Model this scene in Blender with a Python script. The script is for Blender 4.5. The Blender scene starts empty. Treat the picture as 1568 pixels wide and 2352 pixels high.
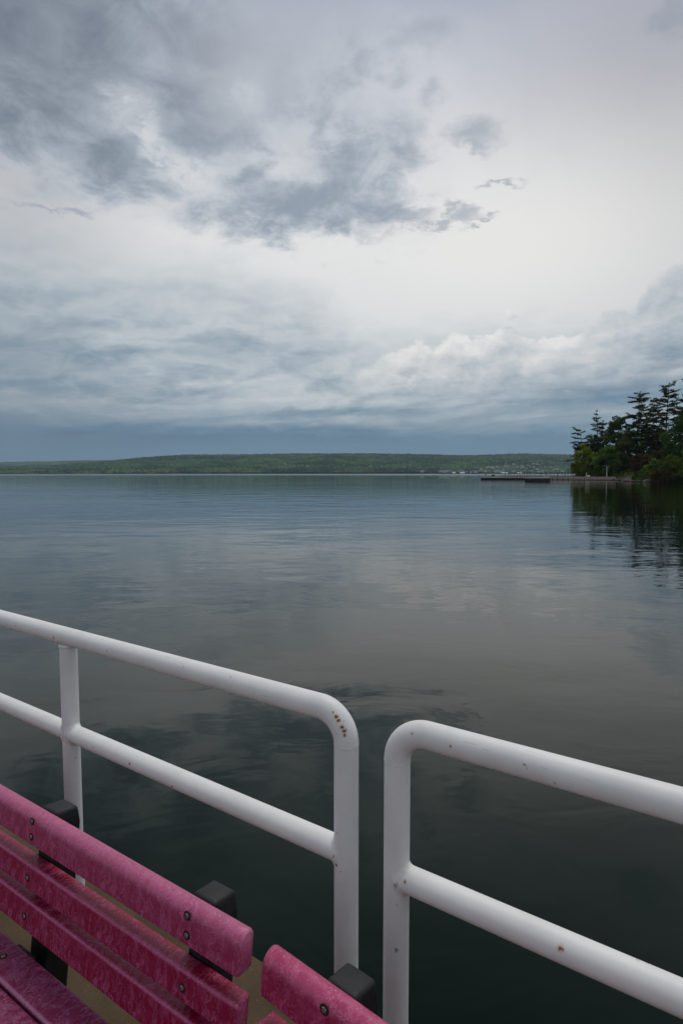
import bpy, bmesh, math, random
import numpy as np
from mathutils import Vector, Matrix, Quaternion

SC = bpy.context.scene
COL = SC.collection
random.seed(7)
R = math.radians

# ------------------------------------------------------------------ camera
EYE = 2.20                 # height of the eye above the water (m)
DECK_Z = 0.55              # top of the deck above the water
PITCH = R(3.85)            # the camera looks slightly down
FOC = 1310.0               # focal length in units of a 1568 x 2352 frame
cam_d = bpy.data.cameras.new("camera")
cam = bpy.data.objects.new("camera", cam_d)
COL.objects.link(cam)
cam.location = (0, 0, EYE)
cam.rotation_euler = (R(90) - PITCH, 0, 0)
cam_d.sensor_fit = 'VERTICAL'
cam_d.sensor_height = 36.0
cam_d.sensor_width = 24.0
cam_d.lens = 36.0 * FOC / 2352.0
cam_d.clip_start = 0.05
cam_d.clip_end = 30000
SC.camera = cam

# ------------------------------------------------------------------ exposure
SC.view_settings.view_transform = 'Standard'
SC.view_settings.look = 'None'
SC.view_settings.exposure = 0.0
SC.view_settings.gamma = 1.0
SC.view_settings.use_curve_mapping = False
SC.cycles.use_denoising = True
SC.cycles.max_bounces = 8
SC.cycles.diffuse_bounces = 3
SC.cycles.glossy_bounces = 4
SC.cycles.transparent_max_bounces = 8
SC.cycles.volume_bounces = 0
SC.cycles.caustics_reflective = False
SC.cycles.caustics_refractive = False


def srgb(r, g, b, a=1.0):
    out = []
    for c in (r, g, b):
        c = c / 255.0
        out.append(c / 12.92 if c <= 0.04045 else ((c + 0.055) / 1.055) ** 2.4)
    return (*out, a)


# ------------------------------------------------------------------ tiny node language
class NT:
    """wraps a node tree so that formulas can be written as python expressions"""
    def __init__(self, tree):
        self.t = tree

    def node(self, typ, **kw):
        n = self.t.nodes.new(typ)
        for k, v in kw.items():
            setattr(n, k, v)
        return n

    def put(self, sock, v):
        if isinstance(v, X):
            self.t.links.new(v.s, sock)
        elif v is not None:
            sock.default_value = v

    def m(self, op, a, b=None, c=None, clamp=False):
        n = self.node('ShaderNodeMath', operation=op)
        n.use_clamp = clamp
        for i, v in enumerate((a, b, c)):
            if v is not None:
                self.put(n.inputs[i], v)
        return X(self, n.outputs[0])

    def sm(self, v, lo, hi, o0=0.0, o1=1.0, kind='SMOOTHSTEP'):
        n = self.node('ShaderNodeMapRange', interpolation_type=kind)
        self.put(n.inputs[0], v)
        for i, q in enumerate((lo, hi, o0, o1)):
            self.put(n.inputs[1 + i], q)
        return X(self, n.outputs[0])

    def mix(self, f, a, b):
        n = self.node('ShaderNodeMix', data_type='RGBA')
        self.put(n.inputs[0], f)
        self.put(n.inputs[6], a)
        self.put(n.inputs[7], b)
        return X(self, n.outputs[2])

    def xyz(self, x=0.0, y=0.0, z=0.0):
        n = self.node('ShaderNodeCombineXYZ')
        for i, v in enumerate((x, y, z)):
            self.put(n.inputs[i], v)
        return X(self, n.outputs[0])

    def sep(self, v):
        n = self.node('ShaderNodeSeparateXYZ')
        self.put(n.inputs[0], v)
        return [X(self, o) for o in n.outputs]

    def noise(self, vec, scale=1.0, detail=4.0, rough=0.5, dist=0.0, dim='3D', typ='FBM', lac=2.0, color=False):
        n = self.node('ShaderNodeTexNoise', noise_dimensions=dim, noise_type=typ)
        self.put(n.inputs['Vector'], vec)
        self.put(n.inputs['Scale'], scale)
        self.put(n.inputs['Detail'], detail)
        self.put(n.inputs['Roughness'], rough)
        self.put(n.inputs['Lacunarity'], lac)
        self.put(n.inputs['Distortion'], dist)
        return X(self, n.outputs['Color' if color else 'Fac'])

    def voro(self, vec, scale=1.0, detail=0.0, rough=0.5, feature='F1', dim='3D', smooth=0.5, out='Distance', rnd=1.0):
        n = self.node('ShaderNodeTexVoronoi', feature=feature, voronoi_dimensions=dim)
        self.put(n.inputs['Vector'], vec)
        self.put(n.inputs['Scale'], scale)
        if 'Detail' in n.inputs:
            n.inputs['Detail'].default_value = detail
            n.inputs['Roughness'].default_value = rough
        if feature == 'SMOOTH_F1':
            n.inputs['Smoothness'].default_value = smooth
        n.inputs['Randomness'].default_value = rnd
        return X(self, n.outputs[out])

    def ramp(self, v, stops, kind='LINEAR'):
        n = self.node('ShaderNodeValToRGB')
        n.color_ramp.interpolation = kind
        e = n.color_ramp.elements
        while len(e) < len(stops):
            e.new(0.5)
        for i, (p, c) in enumerate(stops):
            e[i].position = p
            e[i].color = c
        self.put(n.inputs[0], v)
        return X(self, n.outputs[0])

    def curve(self, v, pts):
        """piecewise curve through (x, y) points with x, y anywhere"""
        xs = [p[0] for p in pts]
        ys = [p[1] for p in pts]
        x0, x1, y0, y1 = min(xs), max(xs), min(ys), max(ys)
        y1 = y1 if y1 > y0 else y0 + 1
        n = self.node('ShaderNodeFloatCurve')
        c = n.mapping.curves[0]
        while len(c.points) < len(pts):
            c.points.new(0.5, 0.5)
        for p, (x, y) in zip(c.points, sorted(pts)):
            p.location = ((x - x0) / (x1 - x0), (y - y0) / (y1 - y0))
            p.handle_type = 'AUTO_CLAMPED'
        n.mapping.update()
        self.put(n.inputs['Value'], self.sm(v, x0, x1, kind='LINEAR'))
        return X(self, n.outputs[0]) * (y1 - y0) + y0


class X:
    def __init__(self, nt, s):
        self.nt, self.s = nt, s

    def __add__(self, o): return self.nt.m('ADD', self, o)
    __radd__ = __add__
    def __sub__(self, o): return self.nt.m('SUBTRACT', self, o)
    def __rsub__(self, o): return self.nt.m('SUBTRACT', o, self)
    def __mul__(self, o): return self.nt.m('MULTIPLY', self, o)
    __rmul__ = __mul__
    def __truediv__(self, o): return self.nt.m('DIVIDE', self, o)
    def max(self, o): return self.nt.m('MAXIMUM', self, o)
    def min(self, o): return self.nt.m('MINIMUM', self, o)
    def clamp(self): return self.nt.m('ADD', self, 0.0, clamp=True)


# ------------------------------------------------------------------ sky and sun
SUN_AZ, SUN_EL = R(24), R(66)

def direction(px, py):
    """azimuth and elevation of a direction given as a place in the 1568-wide picture (used only to lay out the sky)"""
    v = Vector(((px - 784) / FOC, 1.0, (1176 - py) / FOC)).normalized()
    v = Matrix.Rotation(-PITCH, 3, 'X') @ v
    return math.atan2(v.x, v.y), math.asin(v.z)

world = bpy.data.worlds.new("World")
SC.world = world
world.use_nodes = True
wt = world.node_tree
wt.nodes.clear()
W = NT(wt)
world.cycles.sampling_method = 'MANUAL'
world.cycles.sample_map_resolution = 512

geo = W.node('ShaderNodeTexCoord')
D = X(W, geo.outputs['Generated'])
dx, dy, dz = W.sep(D)
AZ = W.m('ARCTAN2', dx, dy)
EL = W.m('ARCSINE', dz)

def blob(px, py, rx, ry, rot=0.0, az=None, el=None):
    """1 at the middle of an ellipse of cloud, 0 on its rim, negative outside (clamped at -1)"""
    az = az or AZ
    el = el or EL
    a0, e0 = direction(px, py)
    ax, _ = direction(px + 10, py)
    _, ey = direction(px, py - 10)
    kx, ky = rx * abs(ax - a0) / 10, ry * abs(ey - e0) / 10
    u, v = (az - a0) / kx, (el - e0) / ky
    if rot:
        c, s = math.cos(rot), math.sin(rot)
        ru = u * c + v * (s * ky / kx)
        rv = v * c - u * (s * kx / ky)
        u, v = ru, rv
    d = W.m('SQRT', u * u + v * v)
    return (1.0 - d).max(-1.0)

def soft(px, py, rx, ry, az=None, el=None):
    """gaussian-like soft weight around a direction"""
    az = az or AZ
    el = el or EL
    a0, e0 = direction(px, py)
    ax, _ = direction(px + 10, py)
    _, ey = direction(px, py - 10)
    kx, ky = rx * abs(ax - a0) / 10, ry * abs(ey - e0) / 10
    u, v = (az - a0) / kx, (el - e0) / ky
    return W.m('EXPONENT', (u * u + v * v) * -1.0)
#SKY#
# domain warping: the outlines of every cloud are pushed about by a fractal field
zz = dz.max(0.0) + 0.22
plane = W.xyz(dx / zz, dy / zz, 0.0)
wn = W.noise(plane, 3.0, 6, 0.58, color=True)
w1, w2, w3 = W.sep(wn)
wf = W.noise(plane, 13.0, 6, 0.62, color=True)
f1, f2, f3 = W.sep(wf)
AZW = AZ + (w1 - 0.5) * 0.22 + (f1 - 0.5) * 0.09
ELW = EL + (w2 - 0.5) * 0.18 + (f2 - 0.5) * 0.08

# --- the high thin overcast, brightest low on the right where the sun is behind it
elv = lambda y: direction(784, y)[1]
high = W.ramp(W.sm(EL, 0.0, 1.3, kind='LINEAR'), [
    (0.0, srgb(206, 212, 216)), (elv(760) / 1.3, srgb(218, 222, 224)), (elv(560) / 1.3, srgb(231, 232, 232)),
    (elv(400) / 1.3, srgb(227, 228, 230)), (elv(230) / 1.3, srgb(213, 216, 221)), (elv(90) / 1.3, srgb(192, 197, 208)),
    (elv(0) / 1.3, srgb(168, 175, 190)), (0.62, srgb(136, 144, 157)), (0.80, srgb(122, 130, 143)), (1.0, srgb(132, 139, 150))])
high = W.mix(soft(1640, 330, 420, 420) * 0.75, high, srgb(186, 185, 187))
high = W.mix(soft(1660, 0, 600, 260) * 0.7, high, srgb(164, 165, 176))
high = W.mix(soft(-20, 500, 330, 330) * 0.85, high, srgb(178, 180, 186))
high = W.mix(soft(1180, 570, 420, 200) * 0.75, high, srgb(239, 238, 235))
high = W.mix(soft(870, 190, 170, 190) * 0.5, high, srgb(222, 223, 229))
high = W.mix(W.sm(W.m('ABSOLUTE', AZ), 1.0, 2.0) * 0.45, high, srgb(140, 145, 153))  # unseen sky behind the camera, darkened to dim posts and bench fronts
veil = W.noise(plane, 1.3, 7, 0.62, 0.5)
high = W.mix(W.sm(veil, 0.42, 0.72) * 0.30 * W.sm(EL, 0.35, 0.55), high, srgb(150, 160, 178))

# --- dark ragged cloud of the upper left
def blobs(items, az, el):
    acc = None
    for it in items:
        b = blob(*it, az=az, el=el)
        acc = b if acc is None else W.m('SMOOTH_MAX', acc, b, 0.3)
    return acc

mass = blobs([(20, 20, 430, 290), (170, 240, 210, 170), (290, 345, 190, 110), (430, 200, 170, 250), (470, 290, 170, 90),
              (680, 480, 270, 80), (800, 400, 120, 110), (590, 410, 120, 70), (470, 50, 330, 190), (250, 110, 200, 150), (640, 190, 120, 120), (60, 260, 150, 130)], AZW, ELW)
det = W.noise(plane, 8.0, 9, 0.64, 0.7)
det2 = W.noise(plane, 2.6, 7, 0.58, 0.4)
fin = W.noise(plane, 26.0, 5, 0.62, 0.4)
bits = blobs([(932, 332, 60, 60), (1085, 303, 84, 44), (1080, 335, 50, 20), (835, 143, 36, 28), (738, 275, 36, 52), (965, 72, 95, 56), (1560, 35, 66, 45),
              (1064, 490, 36, 26), (945, 492, 62, 24), (1036, 466, 22, 22), (905, 178, 30, 36), (1000, 212, 40, 48), (1150, 425, 46, 11),
              (800, 188, 56, 28), (95, 476, 64, 9), (1010, 508, 40, 12), (1100, 505, 46, 8), (190, 490, 40, 7)],
             AZ + (f1 - 0.5) * 0.10 + (fin - 0.5) * 0.02, EL + (f2 - 0.5) * 0.07 + (fin - 0.5) * 0.015)
dens = mass + (det - 0.5) * 1.6 + (det2 - 0.5) * 1.0 + (fin - 0.5) * 0.35
# holes of bright sky torn into it
tear = W.sm(det + (fin - 0.5) * 0.5, 0.36, 0.58)
holes = (soft(285, 240, 70, 50) * 0.65 + soft(345, 315, 40, 55) * 0.6 + soft(430, 395, 95, 45) * 0.8 + soft(40, 150, 70, 45) * 0.45 + soft(545, 215, 70, 40) * 0.6 + soft(640, 390, 60, 40) * 0.5
         + soft(600, 60, 60, 90) * 0.25 + soft(245, 130, 60, 70) * 0.12 + soft(740, 335, 60, 50) * 0.6)
dens = dens - holes * tear * 1.2
thick = W.sm(dens, -0.22, 0.50)
depth = W.sm(dens + (det - 0.5) * 0.9, 0.05, 1.35)
dcol = W.mix(depth, srgb(178, 188, 198), srgb(122, 133, 147))
dcol = W.mix(soft(690, 450, 360, 170) * 0.85, dcol, W.mix(W.sm(dens, 0.1, 0.9), srgb(184, 192, 201), srgb(146, 159, 173)))
dcol = W.mix(soft(-20, -20, 420, 330) * 0.6, dcol, srgb(98, 108, 125))
dcol = W.mix(soft(600, 130, 210, 200) * 0.65, dcol, srgb(168, 174, 184))
pale = W.sm(dens + soft(640, 230, 330, 170) * 1.1 + soft(420, 420, 260, 90) * 0.5, -0.55, 0.75) * 0.42
high = W.mix(pale, high, srgb(176, 184, 194))
sky = W.mix(thick * (0.95 - soft(620, 170, 160, 160) * 0.45), high, dcol)
bd = bits + (det - 0.5) * 1.0 + (fin - 0.5) * 0.45
sky = W.mix(W.sm(bd, -0.35, 0.95) * (0.66 - soft(930, 140, 170, 130) * 0.28), sky, srgb(150, 161, 174))

# --- low layered cloud over the far shore
lowv = W.xyz(AZ * 3.2 + (w1 - 0.5) * 0.4, EL * 10.0 + (w2 - 0.5) * 0.6 - AZ * 0.6, 3.1)
lo1 = W.noise(lowv, 1.5, 8, 0.58, 0.5)
lo1b = W.noise(W.xyz(AZ * 3.2 + (w1 - 0.5) * 0.4 + 0.02, EL * 10.0 + (w2 - 0.5) * 0.6 - AZ * 0.6 + 0.16, 3.1), 1.5, 8, 0.58, 0.5)
lo2 = W.noise(W.xyz(AZ * 5.0 + (f1 - 0.5) * 0.15, EL * 40.0 - AZ * 3.0, 7.7), 1.0, 6, 0.58, 0.6)
lit = (lo1 - lo1b) * 1.0                       # relief: where the cloud thins upwards its edge is lit
ELD = EL * 57.2958
AZD = AZ * 57.2958
cx, cy = AZ * 6.5 + (w1 - 0.5) * 0.8 + (f1 - 0.5) * 0.25, EL * 13.0 + (w2 - 0.5) * 1.0 - AZ * 0.8 + (f2 - 0.5) * 0.25
c1 = W.voro(W.xyz(cx, cy, 0.0), 1.1, 3.0, 0.5, 'SMOOTH_F1', '2D', 0.5)
c2 = W.voro(W.xyz(cx - 0.05, cy + 0.18, 0.0), 1.1, 3.0, 0.5, 'SMOOTH_F1', '2D', 0.5)
prof = W.curve(ELD, [(-6.0, 0.20), (1.5, 0.22), (3.0, 0.19), (4.0, 0.27), (5.4, 0.46), (7.8, 0.58), (11.0, 0.60), (15.0, 0.68), (22.0, 0.85)])
env = W.curve(ELD, [(-6.0, 0.0), (2.2, 0.02), (3.2, 0.25), (5.0, 0.75), (8.0, 0.85), (13.0, 0.75), (18.0, 0.5), (24.0, 0.3)])
L = prof + (lo1 - 0.5) * env * 0.34 + lit * env * 0.62 + (lo2 - 0.5) * env * W.sm(ELD, 12.0, 7.0, 0.25, 1.0) * 0.75
L = L + (c2 - c1) * env * W.sm(ELD, 4.5, 8.0) * 0.34
L = L + soft(1000, 880, 420, 60) * 0.10 - soft(0, 810, 360, 190) * 0.13 - soft(1290, 915, 240, 22) * 0.26 - soft(920, 945, 330, 13) * 0.28 - soft(620, 985, 200, 10) * 0.12
L = L - soft(1568, 870, 260, 60) * 0.10 + soft(1120, 940, 130, 15) * 0.10 + soft(300, 770, 90, 13) * 0.16 - soft(120, 985, 420, 30) * 0.07
lowc = W.ramp(L, [(0.0, srgb(68, 99, 126)), (0.2, srgb(97, 130, 154)), (0.42, srgb(139, 158, 172)), (0.62, srgb(177, 188, 196)), (0.85, srgb(208, 213, 215)), (1.0, srgb(230, 230, 229))])
lowc = W.mix(soft(-40, 1020, 480, 160) * 0.5, lowc, srgb(82, 108, 128))
lowc = W.mix(soft(-60, 800, 260, 260) * 0.35, lowc, srgb(128, 142, 155))
topl = W.curve(AZD, [(-60.0, 20.5), (-30.0, 20.0), (-14.0, 19.5), (-6.0, 17.5), (0.0, 14.5), (4.0, 12.8), (60.0, 12.5)])
lowm = W.sm(topl + (lo1 - 0.5) * 10.0 + (f3 - 0.5) * 3.0 - ELD, -2.5, 4.0)
sky = W.mix(lowm * 0.92, sky, lowc)

# --- heaped cloud on the right
bx, by = AZ * 9.0 + (f1 - 0.5) * 0.30, EL * 11.0 + (f2 - 0.5) * 0.30
b1 = W.voro(W.xyz(bx, by, 0.0), 1.5, 4.0, 0.55, 'SMOOTH_F1', '2D', 0.4)
b2 = W.voro(W.xyz(bx - 0.06, by + 0.15, 0.0), 1.5, 4.0, 0.55, 'SMOOTH_F1', '2D', 0.4)
def ae(px, py):
    a, e = direction(px, py)
    return math.degrees(a), math.degrees(e)
prof_pts = [(-60.0, 0.0), (-4.0, 4.0), ae(800, 835), ae(860, 800), ae(925, 766), ae(960, 752), ae(1000, 770), ae(1050, 742), ae(1100, 765), ae(1140, 752),
            ae(1175, 722), ae(1215, 752), ae(1270, 752), ae(1330, 745), ae(1375, 722), ae(1420, 700), ae(1450, 692), ae(1478, 655), ae(1520, 625), ae(1570, 602), (36.0, 23.5), (60.0, 24.0)]
ctop = W.curve(AZD, prof_pts)
cd = ctop + (0.66 - b1) * W.sm(AZD, 26.0, 12.0, 1.6, 2.6) + (f3 - 0.5) * 0.9 - ELD
cmask = W.sm(cd, -0.15, W.sm(AZD, 0.0, 14.0, 1.6, 0.45))
relief = (b2 - b1) * 1.5
cL = 0.90 - W.sm(cd, 0.0, 7.5, kind='LINEAR') * 0.34 + relief * W.sm(AZD, 24.0, 8.0, 0.17, 0.22) + lit * 0.55 + (lo2 - 0.5) * W.sm(cd, 1.0, 5.0, 0.05, 0.5)
cL = cL + soft(1000, 780, 240, 60) * 0.08 - soft(1530, 720, 190, 170) * 0.17 - soft(1180, 770, 50, 50) * 0.10 - soft(1300, 770, 60, 40) * 0.05
cL = cL - soft(1330, 905, 260, 34) * 0.30 - soft(920, 945, 330, 14) * 0.30 - soft(1000, 905, 160, 9) * 0.10
ccol = W.ramp(cL, [(0.0, srgb(84, 112, 134)), (0.3, srgb(134, 152, 167)), (0.55, srgb(176, 186, 194)), (0.8, srgb(210, 213, 215)), (1.0, srgb(236, 235, 233))])
cfade = W.sm(ELD, 6.2, 9.5) * W.sm(AZD, -2.0, 7.0)
sky = W.mix(cmask * cfade * 0.94, sky, ccol)

nish = W.node('ShaderNodeTexSky', sky_type='NISHITA')
nish.sun_disc = False
nish.sun_elevation = SUN_EL
nish.sun_rotation = SUN_AZ
bg_clear = W.node('ShaderNodeBackground')
W.t.links.new(nish.outputs[0], bg_clear.inputs[0])
bg_clear.inputs[1].default_value = 0.05
bg_cloud = W.node('ShaderNodeBackground')
W.put(bg_cloud.inputs[0], sky)
bg_cloud.inputs[1].default_value = 1.0
mixs = W.node('ShaderNodeMixShader')
mixs.inputs[0].default_value = 0.97          # almost closed cloud cover
wt.links.new(bg_clear.outputs[0], mixs.inputs[1])
wt.links.new(bg_cloud.outputs[0], mixs.inputs[2])
wout = W.node('ShaderNodeOutputWorld')
wt.links.new(mixs.outputs[0], wout.inputs[0])

sun_d = bpy.data.lights.new("sun", 'SUN')
sun_d.energy = 1.25
sun_d.angle = R(24)
sun_d.color = (1.0, 0.96, 0.9)
sun = bpy.data.objects.new("sun", sun_d)
COL.objects.link(sun)
sd = Vector((math.sin(SUN_AZ) * math.cos(SUN_EL), math.cos(SUN_AZ) * math.cos(SUN_EL), math.sin(SUN_EL)))
sun.rotation_euler = sd.to_track_quat('Z', 'Y').to_euler()
sun.location = (0, 0, 60)
# ------------------------------------------------------------------ helpers for objects
def tag(o, label=None, cat=None, group=None, kind=None):
    if label: o["label"] = label
    if cat: o["category"] = cat
    if group: o["group"] = group
    if kind: o["kind"] = kind
    return o

def empty(name, loc, rz=0.0, **kw):
    e = bpy.data.objects.new(name, None)
    e.empty_display_size = 0.1
    e.location = loc
    e.rotation_euler = (0, 0, rz)
    COL.objects.link(e)
    return tag(e, **kw)

def mesh_obj(name, verts, faces, mat, parent=None, smooth=False, loc=(0, 0, 0), rot=(0, 0, 0), mats=None, fmat=None):
    me = bpy.data.meshes.new(name)
    me.from_pydata([tuple(v) for v in verts], [], faces)
    me.validate()
    for m_ in (mats or [mat]):
        me.materials.append(m_)
    if fmat is not None:
        me.polygons.foreach_set('material_index', fmat)
    if smooth:
        me.polygons.foreach_set('use_smooth', [True] * len(me.polygons))
    o = bpy.data.objects.new(name, me)
    COL.objects.link(o)
    o.location = loc
    o.rotation_euler = rot
    if parent:
        o.parent = parent
    return o

class G:
    """collects verts and faces of one mesh"""
    def __init__(self):
        self.v, self.f, self.mi = [], [], []
        self.cur = 0

    def add(self, vs, fs):
        b = len(self.v)
        self.v += [tuple(v) for v in vs]
        self.f += [tuple(i + b for i in f) for f in fs]
        self.mi += [self.cur] * len(fs)

    def box(self, c, d, M=None):
        vs = [Vector((c[0] + sx * d[0] / 2, c[1] + sy * d[1] / 2, c[2] + sz * d[2] / 2)) for sx in (-1, 1) for sy in (-1, 1) for sz in (-1, 1)]
        if M: vs = [M @ v for v in vs]
        self.add(vs, [(0, 1, 3, 2), (4, 6, 7, 5), (0, 4, 5, 1), (2, 3, 7, 6), (0, 2, 6, 4), (1, 5, 7, 3)])

    def tube(self, pts, r, seg=24, cap=True):
        pts = [Vector(p) for p in pts]
        rs = r if isinstance(r, (list, tuple)) else [r] * len(pts)
        n = len(pts)
        tan = [(pts[min(i + 1, n - 1)] - pts[max(i - 1, 0)]).normalized() for i in range(n)]
        up = Vector((0, 0, 1)) if abs(tan[0].z) < 0.9 else Vector((1, 0, 0))
        a = tan[0].cross(up).normalized()
        vs = []
        for i in range(n):
            if i:
                q = tan[i - 1].rotation_difference(tan[i])
                a = (q @ a).normalized()
            b = tan[i].cross(a)
            for k in range(seg):
                w = 2 * math.pi * k / seg
                vs.append(pts[i] + (a * math.cos(w) + b * math.sin(w)) * rs[i])
        fs = [(i * seg + k, i * seg + (k + 1) % seg, (i + 1) * seg + (k + 1) % seg, (i + 1) * seg + k) for i in range(n - 1) for k in range(seg)]
        if cap:
            fs += [tuple(reversed(range(seg))), tuple((n - 1) * seg + k for k in range(seg))]
        self.add(vs, fs)

    def obj(self, name, mat, parent=None, smooth=False, loc=(0, 0, 0), rot=(0, 0, 0), mats=None):
        o = mesh_obj(name, self.v, self.f, mat, parent, smooth, loc, rot, mats, self.mi if mats else None)
        return o

def bevel(o, w, seg=2, angle=0.6):
    m = o.modifiers.new("bevel", 'BEVEL')
    m.width = w
    m.segments = seg
    m.limit_method = 'ANGLE'
    m.angle_limit = angle
    return o

def autosmooth(o, ang=35):
    me = o.data
    bm = bmesh.new(); bm.from_mesh(me)
    bmesh.ops.recalc_face_normals(bm, faces=bm.faces)
    for f in bm.faces: f.smooth = True
    for e in bm.edges:
        e.smooth = not (len(e.link_faces) == 2 and e.calc_face_angle(0) > math.radians(ang))
    bm.to_mesh(me); bm.free()
    return o

def material(name):
    m = bpy.data.materials.new(name)
    m.use_nodes = True
    nt = NT(m.node_tree)
    p = m.node_tree.nodes['Principled BSDF']
    return m, nt, p

def put(nt, p, **kw):
    for k, v in kw.items():
        nt.put(p.inputs[k.replace('_', ' ')], v)

def bump(nt, p, h, strength=1.0, dist=1.0):
    b = nt.node('ShaderNodeBump')
    nt.put(b.inputs['Strength'], strength)
    nt.put(b.inputs['Distance'], dist)
    nt.put(b.inputs['Height'], h)
    nt.t.links.new(b.outputs[0], p.inputs['Normal'])

def coords(nt, kind='Object'):
    return X(nt, nt.node('ShaderNodeTexCoord').outputs[kind])

def worldpos(nt):
    return X(nt, nt.node('ShaderNodeNewGeometry').outputs['Position'])

def vscale(nt, v, s):
    n = nt.node('ShaderNodeVectorMath', operation='MULTIPLY')
    nt.put(n.inputs[0], v); n.inputs[1].default_value = s
    return X(nt, n.outputs[0])

def vdist(nt, v, p):
    n = nt.node('ShaderNodeVectorMath', operation='DISTANCE')
    nt.put(n.inputs[0], v); n.inputs[1].default_value = p
    return X(nt, n.outputs['Value'])

# ------------------------------------------------------------------ materials
# water
m_water, nt, p = material("water")
P = worldpos(nt)
wx, wy, wz = nt.sep(P)
big = nt.noise(vscale(nt, P, (0.03, 0.05, 1)), 1.0, 3, 0.5)
gust = nt.sm(big, 0.42, 0.62)
far = nt.sm(wy, 60.0, 500.0)
swell = nt.noise(vscale(nt, P, (0.22, 0.42, 1)), 1.0, 2, 0.4, 0.3)
rip = nt.noise(vscale(nt, P, (1.0, 1.6, 1)), 1.0, 3, 0.5, 0.5)
fine = nt.noise(vscale(nt, P, (3.2, 4.6, 1)), 1.0, 2, 0.5, 0.3)
hgt = swell * 0.034 + rip * (gust * 0.011 + 0.0065 + far * 0.009) + fine * (gust * 0.0018 + 0.0004)
rough = nt.sm(wy, 330.0, 1100.0, 0.012, 0.20) + gust * 0.01
put(nt, p, Base_Color=(0.0016, 0.0056, 0.0030, 1), Roughness=rough, IOR=1.333)
p.inputs['Specular IOR Level'].default_value = 0.80
p.inputs['Specular Tint'].default_value = (0.21, 0.36, 0.27, 1)
bump(nt, p, hgt, 1.0, 1.0)

# white painted steel pipe
m_white, nt, p = material("white_paint")
P = worldpos(nt)
n1 = nt.noise(P, 9.0, 5, 0.6)
n2 = nt.noise(P, 60.0, 4, 0.6)
n3 = nt.noise(P, 210.0, 3, 0.6)
base = nt.mix(nt.sm(n1, 0.35, 0.75) * 0.6, srgb(240, 239, 237), srgb(224, 222, 219))
chip = nt.sm(nt.noise(P, 38.0, 2, 0.4), 0.735, 0.76) * nt.sm(n2, 0.45, 0.6)
base = nt.mix(chip * 0.7, base, srgb(110, 108, 104))
base = nt.mix(nt.sm(n3, 0.66, 0.76) * nt.sm(n1, 0.4, 0.6) * 0.30, base, srgb(150, 145, 138))
RUST_POINTS = []                      # filled below, used by finish_rust()
rust_in = base

m_black, nt, p = material("black_recycled_plastic")
C = coords(nt)
n1 = nt.noise(C, 30.0, 5, 0.65)
n2 = nt.noise(vscale(nt, C, (160, 160, 14)), 1.0, 3, 0.6)
scuff = nt.sm(nt.noise(C, 75.0, 4, 0.7, 1.2), 0.66, 0.74)
put(nt, p, Base_Color=nt.mix(scuff * 0.5, nt.mix(nt.sm(n1, 0.4, 0.75), srgb(16, 17, 19), srgb(40, 42, 46)), srgb(120, 122, 126)), Roughness=nt.sm(n1, 0.3, 0.7, 0.5, 0.72))
bump(nt, p, n2 * 0.6 + n1, 0.35, 0.004)

def plastic(name, deep, pale, dust):
    """sun-bleached crimson plastic lumber with the wrinkled skin left by the mould"""
    m, nt, p = material(name)
    C = coords(nt)
    x, y, z = nt.sep(C)
    warp = nt.noise(C, 26.0, 3, 0.6, color=True)
    a, b, c = nt.sep(warp)
    v = nt.xyz(x * 66.0 + (a - 0.5) * 3.0, y * 16.0, z * 13.0 + (b - 0.5) * 2.4)
    wr = nt.noise(v, 1.0, 3, 0.55, 0.35, typ='FBM')
    ridge = nt.m('ABSOLUTE', wr - 0.5)
    lines = nt.sm(ridge, 0.055, 0.0)
    mott = nt.noise(C, 34.0, 6, 0.7, 0.5)
    patch = nt.noise(vscale(nt, C, (2.6, 9.0, 9.0)), 1.0, 4, 0.6)
    worn = nt.noise(C, 9.0, 6, 0.65)
    topz = X(nt, nt.node('ShaderNodeAttribute', attribute_name='bleach_highlight').outputs['Fac'])  # holds real fading plus the painted edge highlight
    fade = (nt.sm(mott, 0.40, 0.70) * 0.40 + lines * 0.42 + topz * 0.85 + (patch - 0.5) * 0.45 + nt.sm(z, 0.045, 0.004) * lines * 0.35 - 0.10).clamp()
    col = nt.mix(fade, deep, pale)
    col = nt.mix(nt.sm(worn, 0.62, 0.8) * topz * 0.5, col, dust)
    col = nt.mix(nt.sm(topz, 0.85, 1.25) * 0.65, col, srgb(226, 172, 196))  # sky highlight on the slat edges, painted into the colour
    speck = nt.noise(C, 420.0, 2, 0.5)
    col = nt.mix(nt.sm(speck, 0.55, 0.8) * 0.35, col, dust)
    gr = nt.noise(vscale(nt, C, (14, 60, 60)), 1.0, 5, 0.7)
    col = nt.mix(nt.sm(gr, 0.72, 0.80) * 0.75, col, srgb(70, 30, 48))
    put(nt, p, Base_Color=col, Roughness=nt.sm(mott, 0.3, 0.7, 0.27, 0.44))
    p.inputs['Specular IOR Level'].default_value = 0.5
    bump(nt, p, mott * 0.5 + lines * 0.9 + speck * 0.22, 0.5, 0.0016)
    return m

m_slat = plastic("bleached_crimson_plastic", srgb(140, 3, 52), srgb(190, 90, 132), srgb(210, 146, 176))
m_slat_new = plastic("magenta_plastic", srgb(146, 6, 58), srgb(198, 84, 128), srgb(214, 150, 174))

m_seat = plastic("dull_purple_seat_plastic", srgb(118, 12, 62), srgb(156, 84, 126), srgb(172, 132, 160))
m_steel, nt, p = material("dull_bolt_steel")
C = coords(nt)
put(nt, p, Base_Color=nt.mix(nt.noise(C, 300.0, 3, 0.6), srgb(120, 114, 104), srgb(176, 172, 166)), Roughness=0.45, Metallic=0.85)
m_recess_shade, nt, p = material("recess_shade_black")
put(nt, p, Base_Color=srgb(18, 14, 15), Roughness=0.8)  # flat black standing in for the shaded recess round a bolt head

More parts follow.
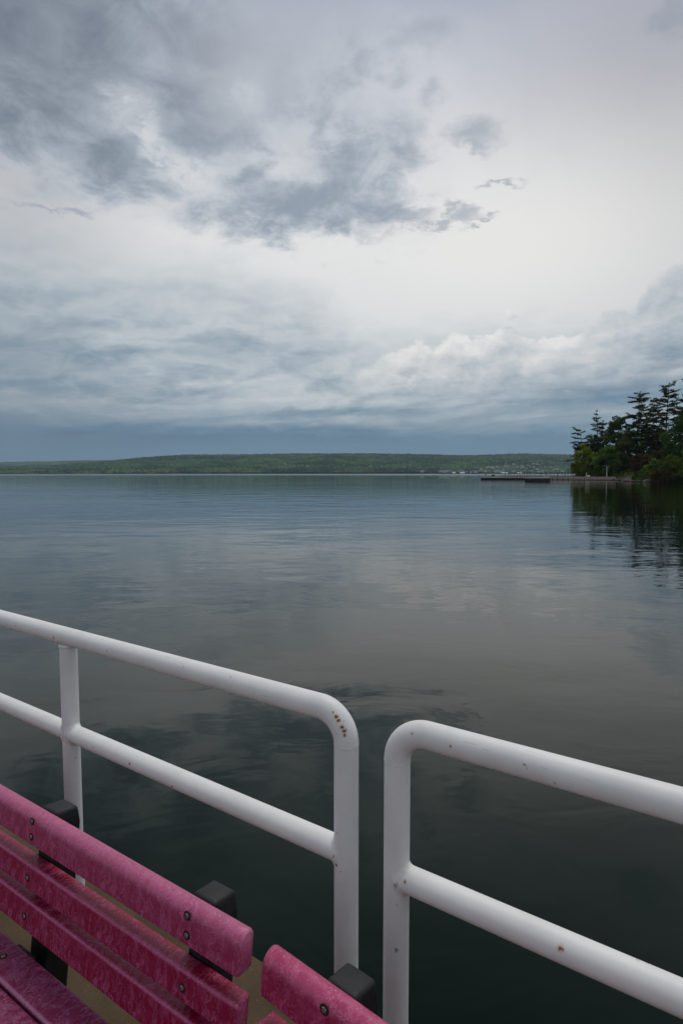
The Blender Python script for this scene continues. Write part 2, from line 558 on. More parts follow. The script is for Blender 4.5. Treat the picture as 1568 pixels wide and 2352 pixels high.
# deck of worn board with mossy stains
m_deck, nt, p = material("deck_board")
P = worldpos(nt)
n1 = nt.noise(P, 5.0, 6, 0.65)
n2 = nt.noise(P, 60.0, 5, 0.7)
n3 = nt.noise(P, 260.0, 3, 0.6)
col = nt.mix(nt.sm(n1, 0.3, 0.7), srgb(72, 56, 33), srgb(92, 72, 48))
col = nt.mix(nt.sm(n2, 0.5, 0.72) * 0.6, col, srgb(68, 66, 30))
col = nt.mix(nt.sm(n3, 0.6, 0.75) * 0.6, col, srgb(56, 46, 36))
col = nt.mix(nt.sm(nt.noise(P, 130.0, 2), 0.70, 0.75) * 0.6, col, srgb(176, 150, 74))
put(nt, p, Base_Color=col, Roughness=0.85)
bump(nt, p, n2 + n3 * 0.5, 0.6, 0.004)

def foliage(name, dark, light, yel=None):
    m, nt, p = material(name)
    P = worldpos(nt)
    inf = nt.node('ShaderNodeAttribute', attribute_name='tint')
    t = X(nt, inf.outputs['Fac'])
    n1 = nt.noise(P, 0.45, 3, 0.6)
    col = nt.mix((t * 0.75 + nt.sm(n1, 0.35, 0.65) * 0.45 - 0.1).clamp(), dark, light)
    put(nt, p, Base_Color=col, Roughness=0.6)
    p.inputs['Specular IOR Level'].default_value = 0.15
    tr = nt.node('ShaderNodeBsdfTranslucent')
    nt.put(tr.inputs[0], col)
    mx = nt.node('ShaderNodeMixShader'); mx.inputs[0].default_value = 0.35
    out = [n for n in m.node_tree.nodes if n.type == 'OUTPUT_MATERIAL'][0]
    m.node_tree.links.new(p.outputs[0], mx.inputs[1]); m.node_tree.links.new(tr.outputs[0], mx.inputs[2])
    m.node_tree.links.new(mx.outputs[0], out.inputs[0])
    return m

def lin(r, g, b): return (r, g, b, 1.0)
m_pine = foliage("pine_needles", lin(0.030, 0.038, 0.008), lin(0.165, 0.158, 0.034))
m_fir = foliage("fir_needles", lin(0.026, 0.036, 0.009), lin(0.115, 0.125, 0.028))
m_yellow = foliage("fresh_yellow_leaves", lin(0.095, 0.135, 0.010), lin(0.36, 0.42, 0.024))
m_green = foliage("fresh_green_leaves", lin(0.046, 0.092, 0.012), lin(0.19, 0.29, 0.042))
m_deep = foliage("deep_green_leaves", lin(0.020, 0.048, 0.005), lin(0.075, 0.150, 0.012))
m_brown = foliage("rusty_cedar_sprays", lin(0.026, 0.022, 0.006), lin(0.105, 0.066, 0.016))
m_mid = foliage("olive_leaves", lin(0.032, 0.054, 0.007), lin(0.140, 0.185, 0.022))

m_bark, nt, p = material("bark")
P = worldpos(nt)
put(nt, p, Base_Color=nt.mix(nt.noise(vscale(nt, P, (6, 6, 1.2)), 1.0, 4), lin(0.018, 0.014, 0.011), lin(0.07, 0.055, 0.045)), Roughness=0.9)
m_drift, nt, p = material("driftwood")
P = worldpos(nt)
put(nt, p, Base_Color=nt.mix(nt.noise(vscale(nt, P, (3, 3, 3)), 1.0, 4), lin(0.08, 0.06, 0.045), lin(0.20, 0.165, 0.13)), Roughness=0.9)
m_soil, nt, p = material("bank_soil")
P = worldpos(nt)
put(nt, p, Base_Color=nt.mix(nt.noise(P, 0.7, 5, 0.6), lin(0.025, 0.024, 0.014), lin(0.095, 0.085, 0.055)), Roughness=0.95)
m_rock, nt, p = material("shore_rock")
P = worldpos(nt)
put(nt, p, Base_Color=nt.mix(nt.noise(P, 1.4, 5, 0.6), lin(0.03, 0.028, 0.026), lin(0.13, 0.115, 0.10)), Roughness=0.9)

m_pier, nt, p = material("pier_cladding")
P = worldpos(nt)
x, y, z = nt.sep(P)
bl = nt.m('FRACT', x * 3.2)
gap = nt.sm(nt.m('ABSOLUTE', bl - 0.5), 0.40, 0.48)
col = nt.mix(nt.noise(vscale(nt, P, (3.0, 3.0, 0.6)), 1.0, 4, 0.6), lin(0.34, 0.25, 0.215), lin(0.58, 0.45, 0.40))
put(nt, p, Base_Color=nt.mix(gap, col, lin(0.03, 0.022, 0.02)), Roughness=0.9)
m_plank, nt, p = material("pier_planks")
P = worldpos(nt)
put(nt, p, Base_Color=nt.mix(nt.noise(vscale(nt, P, (2.0, 0.4, 1)), 1.0, 4, 0.6), lin(0.42, 0.37, 0.34), lin(0.62, 0.58, 0.54)), Roughness=0.9)
m_tar, nt, p = material("wet_black_timber")
P = worldpos(nt)
put(nt, p, Base_Color=nt.mix(nt.noise(P, 2.0, 4, 0.6), lin(0.008, 0.008, 0.009), lin(0.03, 0.027, 0.025)), Roughness=0.7)
m_paint, nt, p = material("pale_paint")
put(nt, p, Base_Color=nt.mix(nt.noise(worldpos(nt), 2.0, 3), lin(0.5, 0.49, 0.47), lin(0.62, 0.61, 0.59)), Roughness=0.6)
m_iron, nt, p = material("dark_iron")
put(nt, p, Base_Color=nt.mix(nt.noise(worldpos(nt), 2.0, 3), lin(0.015, 0.015, 0.016), lin(0.04, 0.04, 0.042)), Roughness=0.7)

def flat(name, c1, c2, sc=0.08):
    m, nt, p = material(name)
    put(nt, p, Base_Color=nt.mix(nt.noise(worldpos(nt), sc, 3), c1, c2), Roughness=0.85)
    return m
m_housewall = flat("house_white", lin(0.52, 0.52, 0.52), lin(0.72, 0.71, 0.70))
m_housegrey = flat("house_grey", lin(0.16, 0.165, 0.17), lin(0.28, 0.28, 0.28))
m_houseroof = flat("house_roof", lin(0.13, 0.13, 0.14), lin(0.24, 0.23, 0.23))
m_housered = flat("house_red", lin(0.22, 0.08, 0.06), lin(0.30, 0.12, 0.09))
m_clay = flat("red_clay", lin(0.09, 0.05, 0.035), lin(0.20, 0.09, 0.06), 0.02)

m_forest, nt, p = material("far_forest")
P = worldpos(nt)
t = X(nt, nt.node('ShaderNodeAttribute', attribute_name='tint').outputs['Fac'])
pat = nt.noise(vscale(nt, P, (0.004, 0.006, 0.004)), 1.0, 5, 0.6)
pat2 = nt.noise(vscale(nt, P, (0.02, 0.02, 0.02)), 1.0, 3, 0.6)
col = nt.mix((t * 0.75 + nt.sm(pat, 0.40, 0.60) * 0.6 - 0.25).clamp(), lin(0.007, 0.024, 0.012), lin(0.085, 0.150, 0.036))
col = nt.mix(nt.sm(pat2, 0.55, 0.75) * 0.5, col, lin(0.018, 0.034, 0.022))
put(nt, p, Base_Color=col, Roughness=0.9)
p.inputs['Specular IOR Level'].default_value = 0.1
m_hill = flat("hill_soil", lin(0.02, 0.035, 0.018), lin(0.05, 0.07, 0.03), 0.01)

# ------------------------------------------------------------------ the water
def sheet(name, x0, x1, y0, y1, z, mat, nx=1, ny=1, ys=None):
    ys = ys or [y0 + (y1 - y0) * j / ny for j in range(ny + 1)]
    xs = [x0 + (x1 - x0) * i / nx for i in range(nx + 1)]
    v = [(x, y, z) for y in ys for x in xs]
    f = [(j * (nx + 1) + i, j * (nx + 1) + i + 1, (j + 1) * (nx + 1) + i + 1, (j + 1) * (nx + 1) + i) for j in range(len(ys) - 1) for i in range(nx)]
    return mesh_obj(name, v, f, mat)

water = tag(sheet("water", -8000, 8000, -150, 8200, 0.0, m_water, 8, 1, [-150, -20, 20, 100, 400, 1500, 4000, 8200]), kind="structure")

# ------------------------------------------------------------------ the deck the benches stand on
ANG = R(56.5)
dT = Vector((-math.sin(ANG), math.cos(ANG), 0))       # along the railing, away from the camera
dN = Vector((math.cos(ANG), math.sin(ANG), 0))        # outwards over the water

def dock(s, t, z=0.0):
    return dN * s + dT * t + Vector((0, 0, DECK_Z + z))

DECK_EDGE = 1.383
g = G()
prof = [(-4.0, 0.0), (DECK_EDGE - 0.012, 0.0), (DECK_EDGE, -0.012), (DECK_EDGE, -0.16), (-4.0, -0.16)]
vs = [dock(s, t, z) for t in (-7.0, 9.0) for s, z in prof]
n = len(prof)
g.add(vs, [tuple(range(n)), tuple(reversed(range(n, 2 * n)))] + [(i, i + n, (i + 1) % n + n, (i + 1) % n) for i in range(n)])
deck = tag(g.obj("deck", m_deck), kind="structure")

# ------------------------------------------------------------------ white pipe railings
PR = 0.030
S_R = 1.114
Z_TOP, Z_MID = 1.65 - 0.571, 1.65 - 0.918
BEND = 0.075

def weld(g, centre, axis, r):
    """a bead of weld round a pipe of radius r"""
    axis = axis.normalized()
    a = axis.orthogonal().normalized(); b = axis.cross(a)
    seg, ring = 28, 8
    vs, fs = [], []
    rnd = random.Random(int(abs(centre.x) * 1000))
    for i in range(seg):
        w = 2 * math.pi * i / seg
        rad = a * math.cos(w) + b * math.sin(w)
        rr = 0.0034 * (0.85 + 0.3 * rnd.random())
        for k in range(ring):
            q = 2 * math.pi * k / ring
            vs.append(centre + rad * (r + rr * math.cos(q)) + axis * rr * 1.4 * math.sin(q))
    for i in range(seg):
        for k in range(ring):
            fs.append((i * ring + k, i * ring + (k + 1) % ring, ((i + 1) % seg) * ring + (k + 1) % ring, ((i + 1) % seg) * ring + k))
    g.add(vs, fs)

def railing(label, t_end, sgn, posts, t_far):
    base = dock(S_R, t_end)
    root = empty("railing", base, label=label, cat="railing")
    L = lambda s, t, z: dock(s, t, z) - base
    # hand rail with its bend down into the end post
    pts = [L(S_R, t_far, Z_TOP)]
    tt = t_end + sgn * BEND
    nseg = 24
    for i in range(1, nseg + 1):
        pts.append(L(S_R, t_far + (tt - t_far) * i / nseg, Z_TOP))
    for i in range(1, 15):
        w = math.pi / 2 * i / 14
        pts.append(L(S_R, tt - sgn * BEND * math.sin(w), Z_TOP - BEND * (1 - math.cos(w))))
    g = G(); g.tube(pts, PR, 36)
    autosmooth(g.obj("hand_rail", m_white, root))
    g = G()
    zb = Z_TOP - BEND
    g.tube([L(S_R, t_end, zb - 0.001), L(S_R, t_end, 0.012)], PR * 0.99, 36)
    weld(g, L(S_R, t_end, zb - 0.0005), Vector((0, 0, 1)), PR - 0.0029)
    autosmooth(g.obj("end_post", m_white, root))
    allp = [t_end] + posts
    for t in posts:
        g = G(); g.tube([L(S_R, t, Z_TOP - PR * 0.9), L(S_R, t, 0.012)], PR * 0.97, 36)
        weld(g, L(S_R, t, Z_TOP - PR - 0.001), Vector((0, 0, 1)), PR * 0.97)
        autosmooth(g.obj("post", m_white, root))
    for t in allp:
        g = G(); g.tube([L(S_R, t, 0.001), L(S_R, t, 0.013)], 0.065, 32)
        for k in range(4):
            w = math.pi / 4 + k * math.pi / 2
            c = L(S_R + 0.049 * math.cos(w), t + 0.049 * math.sin(w), 0)
            g.tube([c + Vector((0, 0, 0.012)), c + Vector((0, 0, 0.022))], 0.008, 6)
        autosmooth(g.obj("base_plate", m_white, root))
    ends = allp + [t_far]
    for z, nm in ((Z_MID, "middle_rail"),):
        for t0, t1 in zip(ends[:-1], ends[1:]):
            q0 = t0 + sgn * PR * 0.6
            q1 = t1 - sgn * PR * 0.6
            g = G(); g.tube([L(S_R, q0 + (q1 - q0) * i / 8, z) for i in range(9)], PR * 0.985, 36)
            for tw, sg in ((t0, 1), (t1, -1)):
                weld_saddle(g, L(S_R, tw, z), sgn * sg)
            autosmooth(g.obj(nm, m_white, root))
    return root

def weld_saddle(g, c, sg):
    """smooth fillet of weld and paint where a level pipe meets an upright one"""
    seg = 56
    rnd = random.Random(int(abs(c.x * 977 + c.y * 313)))
    vs, fs = [], []
    for i in range(seg):
        w = 2 * math.pi * i / seg
        k = 0.9 + 0.12 * math.sin(w * 9 + 1) * rnd.random() + 0.1 * rnd.random()
        def post_t(a): return math.sqrt(max(PR * PR - min(abs(a), PR * 0.996) ** 2, 0.0))
        rows = []
        a = PR * 0.987 * math.cos(w)
        rows.append((PR * 0.987, post_t(a) + 0.0110 * k))
        rows.append((PR * 1.010, post_t(a) + 0.0066 * k))
        rows.append((PR + 0.0026 * k, post_t((PR + 0.002) * math.cos(w)) + 0.0032 * k))
        rows.append((PR + 0.0060 * k, post_t((PR + 0.006) * math.cos(w)) + 0.0010 * k))
        rows.append((PR + 0.0100 * k, post_t((PR + 0.0100 * k) * math.cos(w)) - 0.0012))
        for r_, t_ in rows:
            ca = r_ * math.cos(w)
            ca = max(-PR * 0.985, min(PR * 0.985, ca)) if r_ > PR * 1.1 else ca
            vs.append(c + dN * ca + Vector((0, 0, r_ * math.sin(w))) + dT * sg * t_)
    n = 5
    for i in range(seg):
        for k in range(n - 1):
            fs.append((i * n + k, i * n + k + 1, ((i + 1) % seg) * n + k + 1, ((i + 1) % seg) * n + k))
    g.add(vs, fs)

T_A, T_B = 0.7235, 0.586
railing("white pipe railing with a rusty bend, running behind the longer faded bench", T_A, 1, [1.889, 3.06, 4.22], 5.2)
railing("white pipe railing that starts past the gap and runs close by the viewer", T_B, -1, [-0.62, -1.80], -3.0)

# rust on the paint: (s, t, z, radius)
def rail_spot(t, z, ang, r, s=S_R, axis='t'):
    """a point on the skin of a pipe; ang 0 = facing the viewer's side, 90 = on top"""
    w = R(ang)
    if axis == 't':
        return dock(s - PR * math.cos(w), t, z + PR * math.sin(w)), r
    return dock(s - PR * math.cos(w), t + PR * math.sin(w), z), r

def elbow_spot(w, ang, r):
    """a point on the skin of the left railing's bend: w along the bend, ang up from the viewer's side towards its outer side"""
    w, ang = R(w), R(ang)
    o = dT * -math.sin(w) + Vector((0, 0, math.cos(w)))
    c = dock(S_R, T_A + BEND - BEND * math.sin(w), Z_TOP - BEND * (1 - math.cos(w)))
    return c - dN * (PR * math.cos(ang)) + o * (PR * math.sin(ang)), r

RUST_POINTS = [
    elbow_spot(33, 41, 0.0036), elbow_spot(41, 40, 0.0052), elbow_spot(47, 38, 0.0056),
    elbow_spot(58, 37, 0.0060), elbow_spot(64, 40, 0.0066), elbow_spot(69, 36, 0.0046), rail_spot(T_A, Z_MID - 0.021, 20, 0.0041, axis='z'), rail_spot(T_A, Z_MID - 0.031, -5, 0.0022, axis='z'),
    rail_spot(1.93, Z_TOP, -8, 0.0052), rail_spot(1.885, Z_TOP - 0.145, 66, 0.0052, axis='z'), rail_spot(1.885, Z_TOP - 0.19, 10, 0.0019, axis='z'),
    rail_spot(1.52, Z_MID, 8, 0.0044), rail_spot(1.32, Z_MID, -18, 0.0044), rail_spot(T_B - 0.05, Z_TOP - 0.01, 35, 0.0044),
    rail_spot(T_B - 0.14, Z_TOP, 10, 0.0030), rail_spot(T_B - 0.035, Z_MID + 0.006, 14, 0.0044), rail_spot(0.22, Z_MID, 30, 0.0059), rail_spot(1.62, Z_TOP, 5, 0.0022),
]
nt = NT(m_white.node_tree)
p = m_white.node_tree.nodes['Principled BSDF']
P = worldpos(nt)
nn = nt.noise(P, 150.0, 5, 0.7)
core = halo = None
for (pt, r) in RUST_POINTS:
    d = vdist(nt, P, tuple(pt)) / (r * 0.86) + (nn - 0.5) * 3.4
    a = nt.sm(d, 1.0, 0.45)
    h = nt.sm(d, 2.1, 0.7)
    core = a if core is None else core.max(a)
    halo = h if halo is None else halo.max(h)
px_, py_, pz_ = nt.sep(P)
# rust-water streaks low on the posts and long hair scratches on the hand rails
along = px_ * dT.x + py_ * dT.y
strk = nt.sm(nt.noise(nt.xyz(px_ * 90.0, py_ * 90.0, pz_ * 5.0), 1.0, 3, 0.5), 0.60, 0.72) * nt.sm(pz_, DECK_Z + 0.62, DECK_Z + 0.32)
scr = nt.sm(nt.noise(nt.xyz(along * 9.0, (px_ * dN.x + py_ * dN.y) * 260.0, pz_ * 260.0), 1.0, 3, 0.55), 0.705, 0.73) * nt.sm(pz_, DECK_Z + Z_TOP - 0.03, DECK_Z + Z_TOP - 0.01)
col = nt.mix(strk * 0.5, rust_in, srgb(196, 168, 140))
col = nt.mix(scr * 0.55, col, srgb(150, 146, 138))
col = nt.mix(halo * 0.42, col, srgb(206, 158, 104))
col = nt.mix(core * 0.95, col, nt.mix(nn, srgb(84, 40, 12), srgb(172, 94, 30)))
put(nt, p, Base_Color=col, Roughness=0.5)
p.inputs['Specular IOR Level'].default_value = 0.4
bump(nt, p, nt.noise(P, 70.0, 3, 0.5) * 0.4 - core * 0.6, 0.35, 0.0012)

# ------------------------------------------------------------------ benches
def slat_mesh(name, L, th, w, r_top, r_bot, mat, parent, loc, rot, nl=60, worn=0.0):
    """plastic lumber: rounded profile in (y, z), length along x from 0 to L; origin at the lower front edge"""
    def arc(cy, cz, r, a0, a1, k):
        return [(cy + r * math.cos(a0 + (a1 - a0) * i / k), cz + r * math.sin(a0 + (a1 - a0) * i / k)) for i in range(k + 1)]
    rf, rb = r_top
    pr = []
    pr += arc(r_bot, r_bot, r_bot, math.pi, 1.5 * math.pi, 4)
    pr += arc(th - r_bot, r_bot, r_bot, 1.5 * math.pi, 2 * math.pi, 4)
    gd = 0.0035
    back = arc(th - rb, w - rb, rb, 0, math.pi / 2, 8)
    front = arc(rf, w - rf, rf, math.pi / 2, math.pi, 10)
    pr += back
    hot0 = len(pr)
    if rf < 0.02:
        pr += [(back[-1][0] - gd, w), (rf + gd, w)]
        hot0 = len(pr)
    pr += front
    hot1 = len(pr)
    if rf < 0.02:
        pr += [(0.0, w - rf - gd), (0.0, r_bot + gd)]
    hot = set(range(hot0, hot1))
    n = len(pr)
    cy, cz = th / 2, w / 2
    vs, bl = [], []
    rings = []
    eb = 0.006
    ends = [(0.0, eb), (eb * 0.3, eb * 0.3), (eb, 0.0)]
    xs = [(x, ins) for x, ins in ends] + [(eb + (L - 2 * eb) * i / nl, 0.0) for i in range(1, nl)] + [(L - x, ins) for x, ins in reversed(ends)]
    for x, ins in xs:
        for q_, (y, z) in enumerate(pr):
            fy = (th - 2 * ins) / th; fz = (w - 2 * ins) / w
            vs.append((x, cy + (y - cy) * fy, cz + (z - cz) * fz))
            edge = (1.25 if q_ in hot else 0.0) if rf < 0.02 else max(0.0, min(1.0, (z - (w - rf * 1.25)) / (rf * 1.1)))  # hot verts paint a highlight line along the front ridge
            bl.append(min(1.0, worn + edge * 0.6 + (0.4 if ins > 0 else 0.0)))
    fs = []
    for i in range(len(xs) - 1):
        for k in range(n):
            fs.append((i * n + k, (i + 1) * n + k, (i + 1) * n + (k + 1) % n, i * n + (k + 1) % n))
    fs.append(tuple(range(n)))
    fs.append(tuple(reversed(range((len(xs) - 1) * n, len(xs) * n))))
    o = mesh_obj(name, vs, fs, mat, parent, False, loc, rot)
    at = o.data.attributes.new('bleach_highlight', 'FLOAT', 'POINT')
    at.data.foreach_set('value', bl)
    return autosmooth(o, 50)

def bolt(slat, x, z, top=False, th=0.038):
    """hexagon bolt in a black ring painted for the shade of its countersink; lies in the front face (y = 0) or, for a seat slat, in the top face"""
    g = G()
    def ring(r, y): return [(x + r * math.cos(2 * math.pi * k / 28), y, z + r * math.sin(2 * math.pi * k / 28)) for k in range(28)]
    a, b, c = ring(0.0094, 0.0002), ring(0.0088, -0.0009), ring(0.0062, -0.0004)
    vs = a + b + c
    fs = [(i, (i + 1) % 28, 28 + (i + 1) % 28, 28 + i) for i in range(28)] + [(28 + i, 28 + (i + 1) % 28, 56 + (i + 1) % 28, 56 + i) for i in range(28)]
    fs.append(tuple(range(56, 84)))
    g.cur = 0; g.add(vs, fs)
    g.cur = 1
    hx = [(x + 0.0056 * math.cos(math.pi / 3 * k + 0.3), z + 0.0056 * math.sin(math.pi / 3 * k + 0.3)) for k in range(6)]
    hi = [(x + 0.0046 * math.cos(math.pi / 3 * k + 0.3), z + 0.0046 * math.sin(math.pi / 3 * k + 0.3)) for k in range(6)]
    vs = [(a_, 0.0001, b_) for a_, b_ in hx] + [(a_, -0.0012, b_) for a_, b_ in hx] + [(a_, -0.0020, b_) for a_, b_ in hi]
    fs = [(k, (k + 1) % 6, 6 + (k + 1) % 6, 6 + k) for k in range(6)] + [(6 + k, 6 + (k + 1) % 6, 12 + (k + 1) % 6, 12 + k) for k in range(6)] + [tuple(range(12, 18))]
    g.add(vs, fs)
    if top:
        g.v = [(vx, vz, th - vy) for vx, vy, vz in g.v]
    o = g.obj("bolt", m_recess_shade, slat, mats=[m_recess_shade, m_steel])
    return o

def bench(label, ang, s_top, t_end, t_dir, L, sup, mat):
    """t_end: the end that shows; the bench runs from there in direction t_dir along its own axis"""
    a = ang
    d = Vector((-math.sin(a), math.cos(a), 0)); nn_ = Vector((math.cos(a), math.sin(a), 0))
    s0 = s_top - 0.038                                     # front foot of the back, at the seat
    org = nn_ * s0 + d * t_end + Vector((0, 0, DECK_Z))
    rz = a - math.pi / 2                                   # local x = -d, local y = n
    root = empty("bench", org, rz, label=label, cat="bench")
    x0 = -L if t_dir > 0 else 0.0
    lean = 0.12
    th = math.atan(lean)
    F = lambda z: (z - 0.471) * lean                       # y of the front face at height z above the deck
    supx = [-(q - t_end) for q in sup]
    TH = 0.042
    for nm, z0, w, rt, nb in (("back_slat", 0.688, 0.079, (0.027, 0.016), 2), ("back_slat", 0.577, 0.062, (0.0045, 0.006), 1), ("back_slat", 0.474, 0.076, (0.0045, 0.006), 1)):
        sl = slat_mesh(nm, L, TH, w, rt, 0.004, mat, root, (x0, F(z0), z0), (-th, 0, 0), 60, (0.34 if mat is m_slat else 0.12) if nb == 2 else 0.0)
        for sx in supx:
            lx = sx - x0
            if nb == 2:
                bolt(sl, lx, w * 0.76); bolt(sl, lx + 0.002, w * 0.27)
            else:
                bolt(sl, lx, w * 0.45)
    # seat slats, the seat dips towards the back
    tilt = R(5)
    for k in range(4):
        yb = -0.012 - k * 0.0905
        w = 0.084
        z_rear = 0.435 + (-yb) * math.tan(tilt)
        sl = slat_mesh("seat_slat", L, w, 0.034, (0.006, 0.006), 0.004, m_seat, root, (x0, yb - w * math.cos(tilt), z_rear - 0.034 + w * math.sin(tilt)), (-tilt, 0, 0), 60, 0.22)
        for sx in supx:
            bolt(sl, sx - x0, w * 0.5, True, 0.034)
    # black uprights, bearers and legs
    for sx in supx:
        wd, dp = 0.074, 0.074
        zt = 0.762 if t_dir > 0 else 0.757
        vs = []
        rows = [(0.0, 1.0, 0, 0), (zt - 0.05, 1.0, 0, 0), (zt - 0.004, 0.90, 0.000, -0.010)]
        for z, k, dy0, dy1 in rows:
            yf = F(max(z, 0.0)) + TH / math.cos(th) + 0.001
            for sxx, yy in ((-1, yf + dy0), (1, yf + dy0), (1, yf + dp + dy1), (-1, yf + dp + dy1)):
                zz = z - (0.010 if (yy > yf + 0.02 and z > 0.7) else 0.0)
                vs.append((sx + sxx * wd / 2 * k, yy, zz))
        fs = [(3, 2, 1, 0), (8, 9, 10, 11)]
        for i in range(2):
            fs += [(i * 4 + k, i * 4 + (k + 1) % 4, (i + 1) * 4 + (k + 1) % 4, (i + 1) * 4 + k) for k in range(4)]
        o = mesh_obj("upright", vs, fs, m_black, root)
        bevel(o, 0.009, 3, 0.3)
        for pl in o.data.polygons: pl.use_smooth = True
        g = G(); g.box((sx, -0.19, 0.372), (0.08, 0.40, 0.085), None)
        bevel(g.obj("seat_bearer", m_black, root), 0.006, 2)
        g = G(); g.box((sx, -0.33, 0.165), (0.08, 0.08, 0.325), None)
        bevel(g.obj("leg", m_black, root), 0.006, 2)
    return root

bench("long faded pink bench with bleached slats and black posts, nearest the seat boards in view", R(57.0), 0.763, 0.723, 1, 1.83, [0.868, 1.45, 2.03], m_slat)
bench("brighter magenta bench standing at a slight angle, cut off by the picture's lower edge", R(51.7), 0.696, 0.735, -1, 1.83, [0.583, 0.0, -0.58], m_slat_new)
# ------------------------------------------------------------------ the wooded point on the right: ground
def noise2(x, y, seed=0.0):
    return (math.sin(x * 0.13 + seed) * math.cos(y * 0.11 - seed * 1.7) + 0.5 * math.sin(x * 0.31 + y * 0.27 + seed * 2.1) + 0.3 * math.sin(x * 0.71 - y * 0.63 + seed)) / 1.8

SHORE = [(-40, 112), (20, 104), (70, 96), (110, 88.5), (144, 85.5), (165, 88), (190, 91.5), (212, 93), (232, 95.5), (245, 104), (252, 120), (258, 160)]
def shore_x(y):
    for (y0, x0), (y1, x1) in zip(SHORE[:-1], SHORE[1:]):
        if y0 <= y <= y1:
            return x0 + (x1 - x0) * (y - y0) / (y1 - y0)
    return SHORE[0][1] if y < SHORE[0][0] else 400.0

def ground_z(x, y):
    d = x - shore_x(y)
    if d < 0: return -0.6 + max(d, -6) * 0.3
    z = -0.35 + 2.6 * (1 - math.exp(-d / 3.2)) + 3.2 * (1 - math.exp(-max(d - 4, 0) / 22.0))
    return z + 0.35 * noise2(x * 3, y * 3, 1.0) * min(1, d / 4)

ys = [-40 + 3.0 * j for j in range(100)]
ds = [-6, -2, -0.5, 0, 0.4, 0.9, 1.5, 2.3, 3.3, 4.6, 6.5, 9, 13, 19, 28, 40, 60, 90, 130, 180]
vs, fs = [], []
for y in ys:
    for d in ds:
        x = shore_x(min(y, 250)) + d + 0.5 * noise2(y * 5, d, 3.0)
        z = ground_z(x, y)
        if y > 244: z = min(z, ground_z(x, 244) - (y - 244) * 0.5)
        vs.append((x, y, z))
n = len(ds)
for j in range(len(ys) - 1):
    for i in range(n - 1):
        fs.append((j * n + i, j * n + i + 1, (j + 1) * n + i + 1, (j + 1) * n + i))
tag(mesh_obj("shore_ground", vs, fs, m_soil, None, True), kind="structure")

# ------------------------------------------------------------------ trees
class Leaves:
    """many small leaf-sized faces with a tint each"""
    def __init__(self, seed):
        self.r = np.random.default_rng(seed)
        self.c, self.s, self.flat, self.t = [], [], [], []

    def clump(self, c, rad, n, size, flat=0.0, shell=0.35, tint=None):
        r = self.r
        d = r.normal(size=(n, 3)); d /= np.linalg.norm(d, axis=1)[:, None]
        k = (shell + (1 - shell) * r.random(n)) ** 0.6
        pts = np.array(c) + d * k[:, None] * np.array(rad)
        self.c.append(pts)
        self.s.append(size * (0.55 + 0.9 * r.random(n)))
        self.flat.append(np.full(n, flat))
        base = (r.random() if tint is None else tint)
        self.t.append(np.clip(base * 0.6 + 0.4 * r.random(n), 0, 1))

    def build(self, name, mat, parent):
        r = self.r
        c = np.concatenate(self.c); s = np.concatenate(self.s); fl = np.concatenate(self.flat); t = np.concatenate(self.t)
        n = len(c)
        nr = r.normal(size=(n, 3)); nr[:, 2] += fl * 3.0
        nr /= np.linalg.norm(nr, axis=1)[:, None]
        h = r.normal(size=(n, 3))
        u = np.cross(nr, h); u /= np.linalg.norm(u, axis=1)[:, None]
        v = np.cross(nr, u)
        asp = 0.45 + 0.35 * r.random(n)
        a = u * s[:, None]; b = v * (s * asp)[:, None]
        V = np.empty((n, 4, 3))
        V[:, 0] = c - a; V[:, 1] = c - b * 0.9 + a * 0.1; V[:, 2] = c + a; V[:, 3] = c + b * 0.9 + a * 0.1
        me = bpy.data.meshes.new(name)
        me.vertices.add(n * 4); me.loops.add(n * 4); me.polygons.add(n)
        me.vertices.foreach_set('co', V.reshape(-1))
        me.loops.foreach_set('vertex_index', np.arange(n * 4, dtype=np.int32))
        me.polygons.foreach_set('loop_start', np.arange(0, n * 4, 4, dtype=np.int32))
        me.polygons.foreach_set('loop_total', np.full(n, 4, dtype=np.int32))
        at = me.attributes.new('tint', 'FLOAT', 'POINT')
        at.data.foreach_set('value', np.repeat(t, 4))
        me.update(); me.validate()
        me.materials.append(mat)
        o = bpy.data.objects.new(name, me)
        COL.objects.link(o)
        if parent: o.parent = parent
        return o

def at_px(px, dist):
    """a place on the far shore, given by bearing and distance"""
    return ((px - 784) / FOC * dist, dist)

